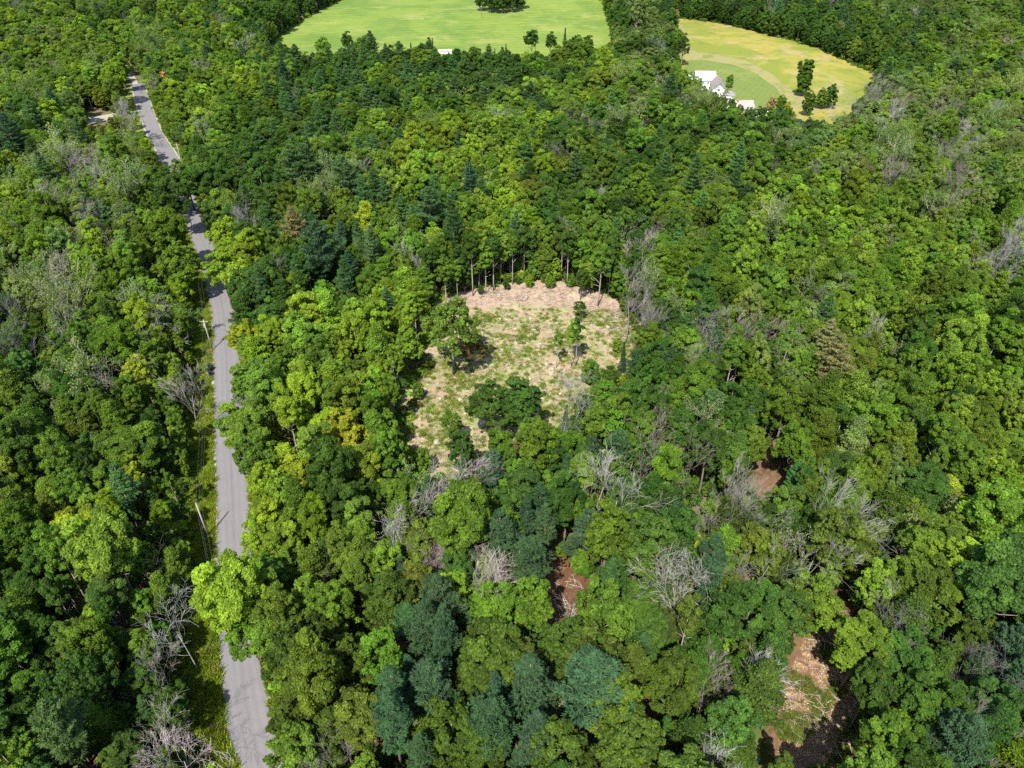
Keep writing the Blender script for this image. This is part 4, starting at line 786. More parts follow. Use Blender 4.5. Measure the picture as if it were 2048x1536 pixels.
def zone(u, v):
    r = road_u(v)
    row = 'top' if v < 130 else 'upper' if v < 420 else 'middle' if v < 760 else 'lower' if v < 1150 else 'bottom'
    if u < r:
        if r-u < 95: return f'by left verge of {row} road'
        if u < 130: return f'at {row} left edge'
        return f'left of {row} road'
    if u-r < 110: return f'by right side of {row} road'
    if v < 150 and u < 1240: return 'around the green hay field'
    if v < 250 and 1240 <= u < 1780: return 'around the golden meadow'
    if v < 420: return 'between upper road and hay field' if u < 580 else 'below hay field, left part' if u < 760 else 'below hay field, middle part' if u < 960 else 'below hay field, right part' if u < 1240 else 'below the white house' if u < 1600 else 'in upper right wood'
    if v < 620: return 'behind the clearing' if 830 < u < 1290 else ('between road and clearing, far end' if u <= 830 else ('far right of the clearing' if u < 1650 else 'at middle right edge'))
    if v < 960:
        if u < 830: return 'between road and clearing'
        if u < 960: return 'in left part of clearing'
        if u < 1090: return 'in middle of clearing'
        if u < 1290: return 'in right part of clearing'
        return 'right of the clearing' if u < 1560 else ('in lower right wood' if u < 1880 else 'at lower right edge')
    if u < 790: return f'in {row} wood right of road'
    if u < 1060: return f'in {row} wood below clearing'
    if u < 1310: return f'near red earth gap, {row} part'
    if u < 1600: return f'left of logged track, {row} part'
    if u < 1840: return f'right of logged track, {row} part'
    return f'at right edge, {row} part'
ORD = ['first', 'second', 'third', 'fourth', 'fifth', 'sixth', 'seventh', 'eighth', 'ninth', 'tenth', 'eleventh', 'twelfth', 'thirteenth', 'fourteenth', 'fifteenth', 'sixteenth', 'seventeenth', 'eighteenth', 'nineteenth', 'twentieth']
groups = {}
for t in chosen:
    sz = '' if t['kind'] in 'LN' else ('big ' if t['s'] > 1.08 else 'small ' if t['s'] < .72 else '')
    t['base'] = f"{sz}{WORD[t['tname']]} {NOUN[t['kind']]}"; t['zone'] = zone(t['u'], t['v'])
    groups.setdefault((t['base'], t['zone']), []).append(t)
for (b, z), L in list(groups.items()):
    k = math.ceil(len(L)/9)
    if k > 1:                                  # many alike: tell them apart by rank from the camera first
        L.sort(key=lambda t: -t['v']); per = math.ceil(len(L)/k)
        names = [q+' rank' for q in ('nearest', 'second', 'third', 'fourth', 'fifth', 'sixth', 'seventh', 'eighth', 'ninth', 'tenth', 'eleventh', 'twelfth')][:k]
        del groups[(b, z)]
        for i in range(k):
            if L[i*per:(i+1)*per]: groups[(b, z+', '+names[i])] = L[i*per:(i+1)*per]
for (b, z), L in groups.items():
    L.sort(key=lambda t: t['u'])
    for i, t in enumerate(L):
        if len(L) == 1: t['label'] = f'{b} {z}'
        elif i == 0: t['label'] = f'leftmost {b} {z}'
        elif i == len(L)-1: t['label'] = f'rightmost {b} {z}'
        else: t['label'] = f'{ORD[i]} {b} from left, {z}'
GROUP = {'B': 'broadleaf trees of the wood', 'T': 'tall stemmed trees', 'S': 'thin crowned trees', 'L': 'poplars', 'P': 'pines of the wood', 'C': 'spruces', 'D': 'dead trees standing in the wood', 'N': 'broken snags'}
for t in chosen:
    P = PROTO[t['kind']][t['pi']]
    e = empty(NAME[t['kind']], (t['x'], t['y'], float(hz(t['x'], t['y']))))
    e.rotation_euler = rot_of(t); e.scale = (t['sx'], t['sy'], t['sz'])
    tag(e, t['label'], CAT[t['kind']], GROUP[t['kind']])
    for part in ('trunk', 'branches', 'crown'):
        if part in P:
            o = link(part, P[part], e)
            o['tint'] = list(t['tint']) if (part == 'crown' or t['kind'] in 'DN') else [.27, .235, .2]

# ---- the trees beyond: one mass each, scattered copies of the same models
def scatter(name, items, protos, label, cat, kind='stuff'):
    """items: (x, y, z, euler, scale3, tint3, proto index); one object, instances by geometry nodes"""
    n = len(items)
    me = bpy.data.meshes.new(name); me.vertices.add(n)
    me.vertices.foreach_set('co', np.array([i[:3] for i in items], np.float32).ravel())
    for an, typ, key, arr in (('turn', 'FLOAT_VECTOR', 'vector', [tuple(i[3]) for i in items]), ('size', 'FLOAT_VECTOR', 'vector', [tuple(i[4]) for i in items]),
                              ('tint', 'FLOAT_COLOR', 'color', [(*i[5], 1.0) for i in items]), ('model', 'INT', 'value', [i[6] for i in items])):
        a = me.attributes.new(an, typ, 'POINT'); a.data.foreach_set(key, np.array(arr, np.int32 if typ == 'INT' else np.float32).ravel())
    o = link(name, me)
    ng = bpy.data.node_groups.new(name, 'GeometryNodeTree')
    ng.interface.new_socket('Geometry', in_out='INPUT', socket_type='NodeSocketGeometry'); ng.interface.new_socket('Geometry', in_out='OUTPUT', socket_type='NodeSocketGeometry')
    gi = ng.nodes.new('NodeGroupInput'); go = ng.nodes.new('NodeGroupOutput'); jn = ng.nodes.new('GeometryNodeJoinGeometry')
    def attr(nm, dt):
        a = ng.nodes.new('GeometryNodeInputNamedAttribute'); a.data_type = dt; a.inputs[0].default_value = nm
        return [s for s in a.outputs if s.enabled][0]
    turn, size, model = attr('turn', 'FLOAT_VECTOR'), attr('size', 'FLOAT_VECTOR'), attr('model', 'INT')
    e2r = ng.nodes.new('FunctionNodeEulerToRotation'); ng.links.new(turn, e2r.inputs[0])
    for k, pm in enumerate(protos):
        src = bpy.data.objects.new(name+'_model', pm)      # carries the mesh for the scatter; not part of the scene
        oi = ng.nodes.new('GeometryNodeObjectInfo'); oi.inputs[0].default_value = src
        cmp = ng.nodes.new('FunctionNodeCompare'); cmp.data_type = 'INT'; cmp.operation = 'EQUAL'
        ins = [s for s in cmp.inputs if s.enabled]
        ng.links.new(model, ins[0]); ins[1].default_value = k
        ip = ng.nodes.new('GeometryNodeInstanceOnPoints')
        ng.links.new(gi.outputs[0], ip.inputs['Points']); ng.links.new(cmp.outputs[0], ip.inputs['Selection']); ng.links.new(oi.outputs['Geometry'], ip.inputs['Instance'])
        ng.links.new(e2r.outputs[0], ip.inputs['Rotation']); ng.links.new(size, ip.inputs['Scale'])
        ng.links.new(ip.outputs[0], jn.inputs[0])
    ng.links.new(jn.outputs[0], go.inputs[0])
    md = o.modifiers.new('scatter', 'NODES'); md.node_group = ng
    tag(o, label, cat, None, kind); return o
def joined(P, name):
    bm = bmesh.new(); mats = []
    dt = []
    for part in ('crown', 'trunk', 'branches'):
        if part in P:
            me = P[part]; off = len(mats); mats.append(me.materials[0])
            n0 = len(bm.faces); bm.from_mesh(me); bm.faces.ensure_lookup_table()
            for f in bm.faces[n0:]: f.material_index = off
    me = bpy.data.meshes.new(name); bm.to_mesh(me); bm.free()
    for m in mats: me.materials.append(m)
    return me
ALLP = [(k, i) for k in PROTO for i in range(len(PROTO[k]))]
JOIN = {ki: joined(PROTO[ki[0]][ki[1]], 'tree_model') for ki in ALLP}
def mass(name, kinds, label, cat):
    ids = [ki for ki in ALLP if ki[0] in kinds]; it = []
    for t in rest:
        if t['kind'] in kinds:
            it.append((t['x'], t['y'], float(hz(t['x'], t['y'])), rot_of(t), (t['sx'], t['sy'], t['sz']), t['tint'], ids.index((t['kind'], t['pi']))))
    if it: scatter(name, it, [JOIN[k] for k in ids], label, cat)
mass('distant_forest', 'BTSL', 'dense mixed green broadleaf forest filling the middle and far distance', 'forest')
mass('distant_pine_wood', 'PC', 'dark green conifers mixed into the forest of the far distance', 'forest')
mass('distant_dead_wood', 'DN', 'bare grey dead trees scattered through the far forest', 'forest')

# ---- low growth on the forest floor
def bush_model(seed, R, H, n, leaf):
    rng = np.random.default_rng(seed)
    b = [(np.array([rng.normal()*R*.45, rng.normal()*R*.45, H*rng.uniform(.25, .7)]), R*.4, np.array([0, 0, 1.])) for _ in range(n)]
    C, Nn, S, Hh = bough_cloud(rng, b, 26, leaf, (.4, .75), (2, 4))
    C[:, 2] = np.maximum(C[:, 2], .05)
    V, Fq = leaf_quads(C, Nn, S, .6, rng); return mesh_np('bush_model', V, Fq, LEAF, Hh)
BUSH = [bush_model(81, 1.2, 1.8, 7, .22), bush_model(82, .9, 1.2, 5, .2), bush_model(83, 1.4, 2.6, 8, .24)]
def tuft_model(seed, n, h, spread, wid=.05, lean=.5, mat=None):
    rng = np.random.default_rng(seed)
    a = rng.uniform(0, 6.28, n); r = spread*np.sqrt(rng.random(n)); C = np.stack([np.cos(a)*r, np.sin(a)*r, np.zeros(n)], 1)
    D = unit(np.stack([rng.normal(size=n)*lean, rng.normal(size=n)*lean, np.ones(n)], 1)); L = h*rng.uniform(.5, 1.1, n)
    Sd = unit(np.cross(D, rng.normal(size=(n, 3)))); 
    tip = C + D*L[:, None] + np.stack([rng.normal(size=n), rng.normal(size=n), -np.abs(rng.normal(size=n))*.6], 1)*L[:, None]*.22
    V = np.stack([C-Sd*wid, C+Sd*wid, tip+Sd*wid*.3, tip-Sd*wid*.3], 1).reshape(-1, 3)
    return mesh_np('tuft_model', V, np.arange(4*n).reshape(n, 4), mat or GRASS_BLADE, np.clip(rng.normal(.45, .25, n), 0, 1))
TUFT = [tuft_model(91, 60, .5, .55), tuft_model(92, 46, .34, .5), tuft_model(93, 70, .75, .6, .06, .35)]
rg = np.random.default_rng(5)
def jt(c, j=.2): 
    c = np.array(c)*np.exp(rg.normal()*j)*np.exp(rg.normal(size=3)*.08); return tuple(float(q) for q in c)
it = []
bx, by = candidates(30000)
for x, y in zip(bx, by):
    if y > 330 and rg.random() < .6: continue
    s = rg.uniform(.7, 1.5); it.append((x, y, float(hz(x, y)), (0, 0, rg.uniform(0, 6.28)), (s, s, s*rg.uniform(.7, 1.3)), jt(TINT[['g', 'd', 'ol', 'lg', 'd'][rg.integers(5)]], .25), int(rg.integers(3))))
# brambles along both edges of the road
for i in range(2200):
    j = rg.integers(12, len(ROAD)-1); side = -1 if rg.random() < .4 else 1
    o = side*rg.uniform(7.8, 13) if side < 0 else rg.uniform(4.2, 7.5)
    T = ROAD[j+1]-ROAD[j]; T = T/np.linalg.norm(T); x, y = ROAD[j] + T*rg.uniform(0, 4) + np.array([T[1], -T[0]])*o
    s = rg.uniform(.5, 1.1); it.append((x, y, float(hz(x, y)), (0, 0, rg.uniform(0, 6.28)), (s, s, s*.9), jt(TINT[['lg', 'yg', 'g', 'g', 'ol'][rg.integers(5)]], .2), int(rg.integers(3))))
# meadow margins, bushes under the trees of the field edges and round the clearing
for pg, n in ((CLEARING, 260), (HAY, 500), (MEADOW, 420)):
    W = [np.array(unproj(u, v)) for u, v in pg]
    for i in range(n):
        k = rg.integers(len(W)); a, b = W[k], W[(k+1) % len(W)]; p = a+(b-a)*rg.random() + rg.normal(size=2)*1.2
        if pg is HAY and p[1] > 760: continue
        s = rg.uniform(.5, 1.3); it.append((p[0], p[1], float(hz(*p)), (0, 0, rg.uniform(0, 6.28)), (s, s, s), jt(TINT[['g', 'd', 'ol', 'lg'][rg.integers(4)]], .25), int(rg.integers(3))))
scatter('undergrowth', it, BUSH, 'low green bushes and brambles under and between the trees', 'undergrowth')

# ---- grass of the verge, weeds and dry grass of the clearing
it = []
for i in range(13000):
    j = rg.integers(10, 200); 
    if j >= len(ROAD)-1: continue
    left = rg.random() < .72
    o = -rg.uniform(3.5, 9.0) if left else rg.uniform(3.4, 5.2)
    T = ROAD[j+1]-ROAD[j]; T = T/np.linalg.norm(T); x, y = ROAD[j] + T*rg.uniform(0, 4) + np.array([T[1], -T[0]])*o
    if y > 300 or y < 20: continue
    s = rg.uniform(.7, 1.4); dry = rg.random() < .04
    it.append((x, y, float(hz(x, y)), (0, 0, rg.uniform(0, 6.28)), (s, s, s), jt((.30, .25, .10) if dry else (.175, .235, .022) if rg.random() < .7 else (.12, .19, .02), .2), int(rg.integers(3))))
scatter('verge_grass', it, TUFT, 'bright green rough grass on the road verge', 'grass')
from mathutils import noise as mnoise
it, it2 = [], []
CW = np.array([unproj(u, v) for u, v in CLEARING]); lo, hi = CW.min(0), CW.max(0)
X = rg.uniform(lo[0], hi[0], 26000); Y = rg.uniform(lo[1], hi[1], 26000)
inside = inpoly(X, Y, [tuple(p) for p in CW])
for x, y in zip(X[inside], Y[inside]):
    f = mnoise.noise((x*.11, y*.11, 3.1)) + .5*mnoise.noise((x*.32, y*.32, 7.7))
    edge = y > unproj(1040, 618)[1]
    if not edge and rg.random() < .12 + .5*max(0, min(1, f*2.2+.25)):
        s = rg.uniform(.5, 1.2); it.append((x, y, float(hz(x, y)), (0, 0, rg.uniform(0, 6.28)), (s, s, s*.8), jt([(.15, .20, .03), (.18, .215, .04), (.115, .17, .028)][rg.integers(3)], .2), int(rg.integers(3))))
    elif rg.random() < (.22 if not edge else .05):
        s = rg.uniform(.6, 1.2); it2.append((x, y, float(hz(x, y)), (0, 0, rg.uniform(0, 6.28)), (s, s, s*.7), jt([(.33, .285, .17), (.28, .23, .145), (.35, .305, .18)][rg.integers(3)], .15), int(rg.integers(3))))
TR = [np.array(unproj(u, v)) for u, v in [(1545, 1560), (1580, 1350), (1630, 1230), (1690, 1230), (1700, 1340), (1780, 1560)]]
lo, hi = np.min(TR, 0), np.max(TR, 0); X = rg.uniform(lo[0], hi[0], 6500); Y = rg.uniform(lo[1], hi[1], 6500); ins = inpoly(X, Y, [tuple(p) for p in TR])
for x, y in zip(X[ins], Y[ins]):
    f = mnoise.noise((x*.25, y*.25, 1.1))
    if f > -.05: s = rg.uniform(.4, .9); it.append((x, y, float(hz(x, y)), (0, 0, rg.uniform(0, 6.28)), (s, s, s*.7), jt([(.12, .15, .025), (.09, .13, .025)][rg.integers(2)], .2), int(rg.integers(3))))
    elif rg.random() < .3: s = rg.uniform(.4, .9); it2.append((x, y, float(hz(x, y)), (0, 0, rg.uniform(0, 6.28)), (s, s, s*.5), jt((.42, .3, .18), .15), int(rg.integers(3))))
scatter('weeds', it, TUFT, 'patches of green weeds growing on the cleared ground', 'weeds')
DRYT = [tuft_model(94, 50, .4, .55, mat=DRY_BLADE), tuft_model(95, 40, .3, .5, mat=DRY_BLADE), tuft_model(96, 50, .55, .6, .05, .5, mat=DRY_BLADE)]
scatter('dry_grass', it2, DRYT, 'dry straw-coloured grass on the cleared ground', 'grass')

# ================================================================ BUILT THINGS
M_WHITEWALL = simple('white_clapboard', (0.72, 0.72, 0.70), 0.7, 1.2, (0.62, 0.62, 0.60), stretch=(.2, .2, 6))
M_ROOF_A = simple('pale_grey_shingles', (0.38, 0.365, 0.36), 0.85, 1.6, (0.31, 0.30, 0.295))
M_ROOF_B = simple('taupe_shingles', (0.22, 0.19, 0.175), 0.85, 1.6, (0.165, 0.145, 0.135))
M_ROOF_C = simple('pinkish_shingles', (0.29, 0.245, 0.22), 0.85, 1.6, (0.22, 0.18, 0.16))
M_BRICK = simple('chimney_brick', (0.40, 0.17, 0.11), 0.9, 6.0, (0.28, 0.11, 0.08))
M_GLASS = simple('window_glass', (0.05, 0.08, 0.13), 0.08, spec=0.8)
M_BLUEGLASS = simple('blue_glass', (0.06, 0.22, 0.42), 0.1, spec=0.8)
M_TRIM = simple('white_trim', (0.8, 0.8, 0.78), 0.6)
M_TIMBER = simple('dark_timber', (0.12, 0.07, 0.05), 0.9)
M_POLE = simple('weathered_pole_wood', (0.33, 0.30, 0.255), 0.9, 2.0, (0.24, 0.21, 0.175), stretch=(1, 1, .1))
M_METAL = simple('grey_metal', (0.45, 0.46, 0.47), 0.45, metal=.6)
M_WIRE = simple('aluminium_wire', (0.16, 0.17, 0.16), 0.5, metal=.3)
M_BINDARK = simple('dark_green_plastic', (0.012, 0.022, 0.018), 0.45)
M_BINBLUE = simple('navy_plastic', (0.008, 0.014, 0.04), 0.45)
M_RUBBER = simple('black_rubber', (0.015, 0.015, 0.015), 0.8)
M_STONE = simple('pale_field_stone', (0.32, 0.285, 0.23), 0.9, 1.5, (0.20, 0.175, 0.14), bump=.5)
M_LOG = simple('cut_log_bark', (0.27, 0.22, 0.17), 0.9, 3.0, (0.15, 0.12, 0.09), stretch=(1, 1, .3))
M_CUT = simple('fresh_cut_wood', (0.52, 0.40, 0.24), 0.8, 4.0, (0.42, 0.31, 0.18))
def Z(x, y): return float(hz(x, y))

def gable_walls(w, d, hw, hr):
    mb = MB(); x, y = w/2, d/2
    mb.add([(-x,-y,-.4),(x,-y,-.4),(x,y,-.4),(-x,y,-.4),(-x,-y,hw),(x,-y,hw),(x,y,hw),(-x,y,hw),(-x,0,hw+hr),(x,0,hw+hr)],
           [(0,1,5,4),(2,3,7,6),(0,4,8,7,3),(1,2,6,9,5)])
    return mb
def gable_roof(w, d, hw, hr, over=.45, th=.16):
    mb = MB(); sl = hr/(d/2)
    for sgn in (-1, 1):
        xe, ye = w/2+over, d/2+over
        A = [(-xe, sgn*ye, hw-over*sl+.04), (xe, sgn*ye, hw-over*sl+.04), (xe, 0, hw+hr+.04), (-xe, 0, hw+hr+.04)]
        B = [(p[0], p[1], p[2]+th) for p in A]
        mb.add(A+B, [(0,1,2,3),(4,7,6,5),(0,4,5,1),(1,5,6,2),(2,6,7,3),(3,7,4,0)] if sgn < 0 else [(3,2,1,0),(5,6,7,4),(1,5,4,0),(2,6,5,1),(3,7,6,2),(0,4,7,3)])
    return mb
def place(o, x, y, rz, z=0.0): o.location = (x, y, z); o.rotation_euler = (0, 0, rz); return o
def wing(parent, org, x, y, rz, w, d, hw, hr, roofmat, windows=(), chimney=None, hip=False):
    lx, ly = x-org[0], y-org[1]
    wl = gable_walls(w, d, hw, hr) if not hip else MB().box((0, 0, hw/2-.2), (w, d, hw+.4))
    wo = place(wl.build('wall', M_WHITEWALL, parent), lx, ly, rz)
    if hip:
        mb = MB(); xe, ye = w/2+.4, d/2+.4; k = max(0, (w-d)/2)
        mb.add([(-xe,-ye,hw-.1),(xe,-ye,hw-.1),(xe,ye,hw-.1),(-xe,ye,hw-.1),(-k,0,hw+hr),(k,0,hw+hr),(-xe,-ye,hw+.06),(xe,-ye,hw+.06),(xe,ye,hw+.06),(-xe,ye,hw+.06)],
               [(3,2,1,0),(0,1,7,6),(1,2,8,7),(2,3,9,8),(3,0,6,9),(6,7,5,4),(8,9,4,5),(7,8,5),(9,6,4)])
        ro = place(mb.build('roof', roofmat, parent), lx, ly, rz)
    else:
        ro = place(gable_roof(w, d, hw, hr).build('roof', roofmat, parent), lx, ly, rz)
    if chimney:
        cx, cyy, ch = chimney
        co = MB().box((cx, cyy, hw+hr*.4+ch/2), (.8, .8, ch+hr*.9)).box((cx, cyy, hw+hr*.4+ch+hr*.45+.06), (1.0, 1.0, .16)).build('chimney', M_BRICK, ro)
    for (side, px, pz, ww, wh) in windows:      # side: 's' long wall towards the camera, 'e' gable at +x, 'w' gable at -x
        if side == 's': c = (px, -d/2-.03, pz); dims = (ww, .08, wh); pc = (px, -d/2-.07, pz); pd = (ww-.2, .04, wh-.2)
        else:
            sg = 1 if side == 'e' else -1
            c = (sg*(w/2+.03), px, pz); dims = (.08, ww, wh); pc = (sg*(w/2+.07), px, pz); pd = (.04, ww-.2, wh-.2)
        f = place(MB().box(c, dims).build('window', M_TRIM, parent), lx, ly, rz)
        MB().box(pc, pd).build('pane', M_GLASS, f)
    return wo
def ridge(pa, pb, z):
    a, b = np.array(unproj(*pa, z)), np.array(unproj(*pb, z)); c = (a+b)/2; d = b-a
    return c[0], c[1], math.atan2(d[1], d[0]), float(np.linalg.norm(d))
# farmhouse: long main block, gabled wing towards the camera, small hipped pavilion and the low link
x, y, rz, L = ridge((1390, 142), (1432, 143), 8.6)
org = (x, y); fh = empty('farmhouse', (x, y, Z(x, y)))
tag(fh, 'white farmhouse with pale grey roofs and several joined wings beside the lawn', 'house')
wing(fh, org, x, y, rz, L-.9, 9.0, 5.2, 3.4, M_ROOF_A, [('s', -4, 3.6, 1.1, 1.5), ('s', -1.3, 3.6, 1.1, 1.5), ('s', 1.4, 3.6, 1.1, 1.5), ('s', 4, 3.6, 1.1, 1.5), ('s', -2.6, 1.2, 1.1, 1.6), ('s', 2.6, 1.2, 1.1, 1.6), ('w', 0, 3.6, 1.1, 1.5)], (1.0, .9, 1.2))
xa, ya = unproj(1383, 150, 4.5); wing(fh, org, xa, ya, rz, 4.0, 6.5, 3.4, 1.8, M_ROOF_A)
xw, yw, rw, Lw = ridge((1436, 151), (1440, 168), 7.6)
wing(fh, org, xw, yw, rw, max(8.0, Lw), 6.6, 4.6, 3.0, M_ROOF_B, [('e' if math.sin(rw) < 0 else 'w', 0, 4.4, 1.2, 1.5), ('e' if math.sin(rw) < 0 else 'w', 0, 1.4, 1.4, 1.6)], (1.0, .3, .9))
xp, yp = unproj(1459, 181, 5.2); wing(fh, org, xp, yp, rz-.25, 5.8, 5.2, 3.2, 2.0, M_ROOF_B, [('s', 1.0, 1.6, 1.2, 1.4)], hip=True)
xl, yl = unproj(1456, 198, 3.9); wing(fh, org, xl, yl, rz-.75, 6.0, 4.2, 2.6, 1.4, M_ROOF_B)
# garage barn
x, y, rz, L = ridge((1469, 201), (1507, 201), 6.4)
gb = empty('garage_barn', (x, y, Z(x, y))); tag(gb, 'low barn with pinkish shingled roof and brick chimney below the farmhouse', 'barn')
wing(gb, (x, y), x, y, rz, L-.9, 8.0, 3.6, 2.8, M_ROOF_C, [('s', -2, 1.8, 1.2, 1.4), ('s', 2, 1.8, 1.2, 1.4)], (-3.4, -.8, .9))
# flat-roofed sunroom
x, y, rz, L = ridge((1514, 223), (1555, 226), 3.1)
sr = empty('sunroom_shed', (x, y, Z(x, y)), rz); tag(sr, 'flat white-roofed shed with blue glass end beside yellow shrubs', 'shed')
MB().box((0, 0, 1.2), (L-.4, 3.6, 3.2)).build('wall', M_WHITEWALL, sr); MB().box((0, 0, 2.92), (L, 4.2, .2)).build('roof', M_TRIM, sr)
for k in range(3):
    f = MB().box((L/2-1.0-k*1.7, -1.84, 1.6), (1.4, .1, 1.9)).build('window', M_TRIM, sr); MB().box((L/2-1.0-k*1.7, -1.91, 1.6), (1.2, .05, 1.7)).build('pane', M_BLUEGLASS, f)
# long pale roof just showing over the trees below the hay field
x, y = unproj(890, 96, 3.0); fs = empty('field_shed', (x, y, Z(x, y)), .1); tag(fs, 'low white-roofed shed at the lower edge of the hay field', 'shed')
MB().box((0, 0, .6), (8, 3, 1.6)).build('wall', M_WHITEWALL, fs); gable_roof(8, 3, 1.4, .6, .3).build('roof', M_ROOF_A, fs)

# ---- utility poles and their wires
def utility_pole(px, h=9.2, lean=0.0, label='', arms=1, bare=False, pos=None):
    x, y = pos if pos is not None else unproj(*px)
    e = empty('utility_pole', (x, y, Z(x, y))); e.rotation_euler = (0, lean, 0)
    tag(e, label, 'utility pole', 'utility poles along the road')
    MB().tube([(0, 0, -.4), (0, 0, h*.5), (0, 0, h)], [.17, .15, .11], 10).build('pole', M_POLE, e, True)
    if arms:
        c = MB().box((0, 0, h-.55), (2.2, .1, .12)).build('crossarm', M_POLE, e)
        for q in (-.95, .95): MB().tube([(q, 0, h-.48), (q, 0, h-.28)], [.05, .035], 6).build('insulator', M_METAL, c)
    MB().tube([(0, 0, h-.02), (0, 0, h+.22)], [.05, .03], 6).build('insulator', M_METAL, e)
    if not bare:
        MB().tube([(-.32, .1, h-2.4), (-.32, .1, h-1.45)], .23, 10).build('transformer', M_METAL, e)
    return (x, y, Z(x, y)+h)
tops = []
w1, w2 = np.array(unproj(447, 1310, 9)), np.array(unproj(490, 1536, 9)); dq = (w2-w1)/np.linalg.norm(w2-w1)
pp = w2 + dq*14
tops.append(utility_pole(None, label='utility pole nearest the camera beyond the bottom edge', pos=tuple(pp)))
tops.append(utility_pole((417, 1073), label='pale utility pole in the verge beside the lower road', bare=True, arms=0))
tops.append(utility_pole((425, 700), label='pale utility pole with transformer by the sunlit middle road'))
tops.append(utility_pole((388, 466), label='utility pole beside the shaded road bend', bare=True))
tops.append(utility_pole((365, 331), label='utility pole on the grassy right verge of the upper road', bare=True))
tops.append(utility_pole((288, 160), label='utility pole where asphalt meets the dirt road', bare=True))
tops.append(utility_pole((243, 84), label='farthest utility pole beside the dirt road', bare=True, arms=0))
SPAN = ['nearest', 'second', 'third', 'fourth', 'fifth', 'sixth']
for i in range(len(tops)-1):
    a, b = np.array(tops[i]), np.array(tops[i+1])
    for k, (off, dz, nm) in enumerate(((0, .2, 'top'), (.95, -.3, 'right'), (0, -2.0, 'lower'))):
        pts = []
        for t in np.linspace(0, 1, 15):
            p = a+(b-a)*t; pts.append((p[0]+off, p[1], p[2]+dz-1.1*4*t*(1-t)))
        o = MB().tube(pts, .009, 4).build('power_wire', M_WIRE)
        tag(o, f'{nm} wire of the {SPAN[i]} span of overhead line along the road', 'wire', 'overhead wires along the road')
# lone pole in the hay field
x, y = unproj(963, 36); e = empty('field_pole', (x, y, Z(x, y))); tag(e, 'dark lone pole with lamp head before the field trees', 'pole')
MB().tube([(0, 0, -.3), (0, 0, 8)], [.14, .1], 8).build('pole', M_TIMBER, e, True); MB().box((0, 0, 7.9), (.9, .5, .5)).build('lamp_head', M_METAL, e)
x, y = unproj(1284, 119); e = empty('field_gate_pole', (x, y, Z(x, y))); tag(e, 'pale pole with crossarm in the gap between hay field and meadow', 'pole')
MB().tube([(0, 0, -.3), (0, 0, 6)], [.14, .1], 8).build('pole', M_POLE, e, True); MB().box((0, 0, 5.5), (1.8, .12, .14)).build('crossarm', M_METAL, e)

# ---- wheeled rubbish bins at the roadside
def bin_(px, rz, mat, label, lidopen=False):
    x, y = unproj(*px); e = empty('trash_cart', (x, y, Z(x, y)), rz); tag(e, label, 'trash cart', 'wheeled bins by the road')
    MB().box((0, 0, .60), (.52, .60, 0.95), taper=1.0).box((0, 0, .16), (.44, .5, .12)).build('body', mat, e)
    l = MB().box((0, 0, 1.10), (.62, .72, .07)).box((0, -.05, 1.16), (.5, .5, .05)).build('lid', mat, e)
    MB().tube([(-.26, .38, 1.05), (.26, .38, 1.05)], .025, 6).build('handle', mat, e)
    for q in (-.27, .27): MB().tube([(q-.03, .28, .13), (q+.03, .28, .13)], .13, 12).build('wheel', M_RUBBER, e)
    e.scale = (1.25, 1.25, 1.2)
bin_((420, 737), .3, M_BINDARK, 'farthest dark trash cart of the row by the road')
bin_((424, 741), -.2, M_BINBLUE, 'navy trash cart standing closest to the road edge')
bin_((420, 745), .1, M_BINDARK, 'dark trash cart third in the row from the far end')
bin_((422, 752), .4, M_BINBLUE, 'nearest navy trash cart of the row by the road')
poly_sheet('gravel_bay', [(410, 748), (412, 722), (430, 705), (432, 755)], M_GRAVEL, 0.05, 1.0, .4)

# ---- stones, logs and stumps of the clearing and the logged track
def rock(px, r, label):
    r *= .72
    x, y = unproj(*px); rr = random.Random(int(px[0]*7+px[1])); bm = bmesh.new(); bmesh.ops.create_icosphere(bm, subdivisions=2, radius=1)
    ph = [rr.uniform(0, 6) for _ in range(3)]
    for v in bm.verts:
        k = 1+.22*math.sin(v.co.x*2.7+ph[0])+.2*math.sin(v.co.y*3.1+ph[1])+rr.uniform(-.07, .07); v.co = Vector((v.co.x*r*1.25*k, v.co.y*r*k, v.co.z*r*.7*k))
    me = bpy.data.meshes.new('boulder'); bm.to_mesh(me); bm.free(); me.materials.append(M_STONE)
    o = link('boulder', me); o.location = (x, y, Z(x, y)+r*.3); o.rotation_euler = (0, 0, rr.uniform(0, 6)); tag(o, label, 'boulder', 'boulders of the clearing')
for px, r, lb in [((1094, 729), .75, 'left of two pale boulders beside the thin trees in the clearing'), ((1103, 739), .8, 'right of two pale boulders beside the thin trees in the clearing'), ((1216, 655), .8, 'round pale boulder near the right back corner of the clearing'), ((1003, 700), .5, 'small pale boulder in the open middle of the clearing'),
                  ((966, 665), .45, 'small boulder right of the big clearing tree, farther one'), ((972, 690), .5, 'small boulder right of the big clearing tree, nearer one'), ((1105, 757), .4, 'small boulder below the pair of pale boulders'), ((872, 885), .9, 'large boulder near the lower left edge of the clearing'), ((920, 800), .7, 'boulder in the grassy lower left clearing'), ((990, 742), .45, 'boulder in the middle of the clearing above the dark trees'), ((1030, 600), .5, 'boulder at the scraped bank behind the clearing'), ((1052, 596), .6, 'boulder right of another at the scraped bank behind the clearing')]: rock(px, r, lb)
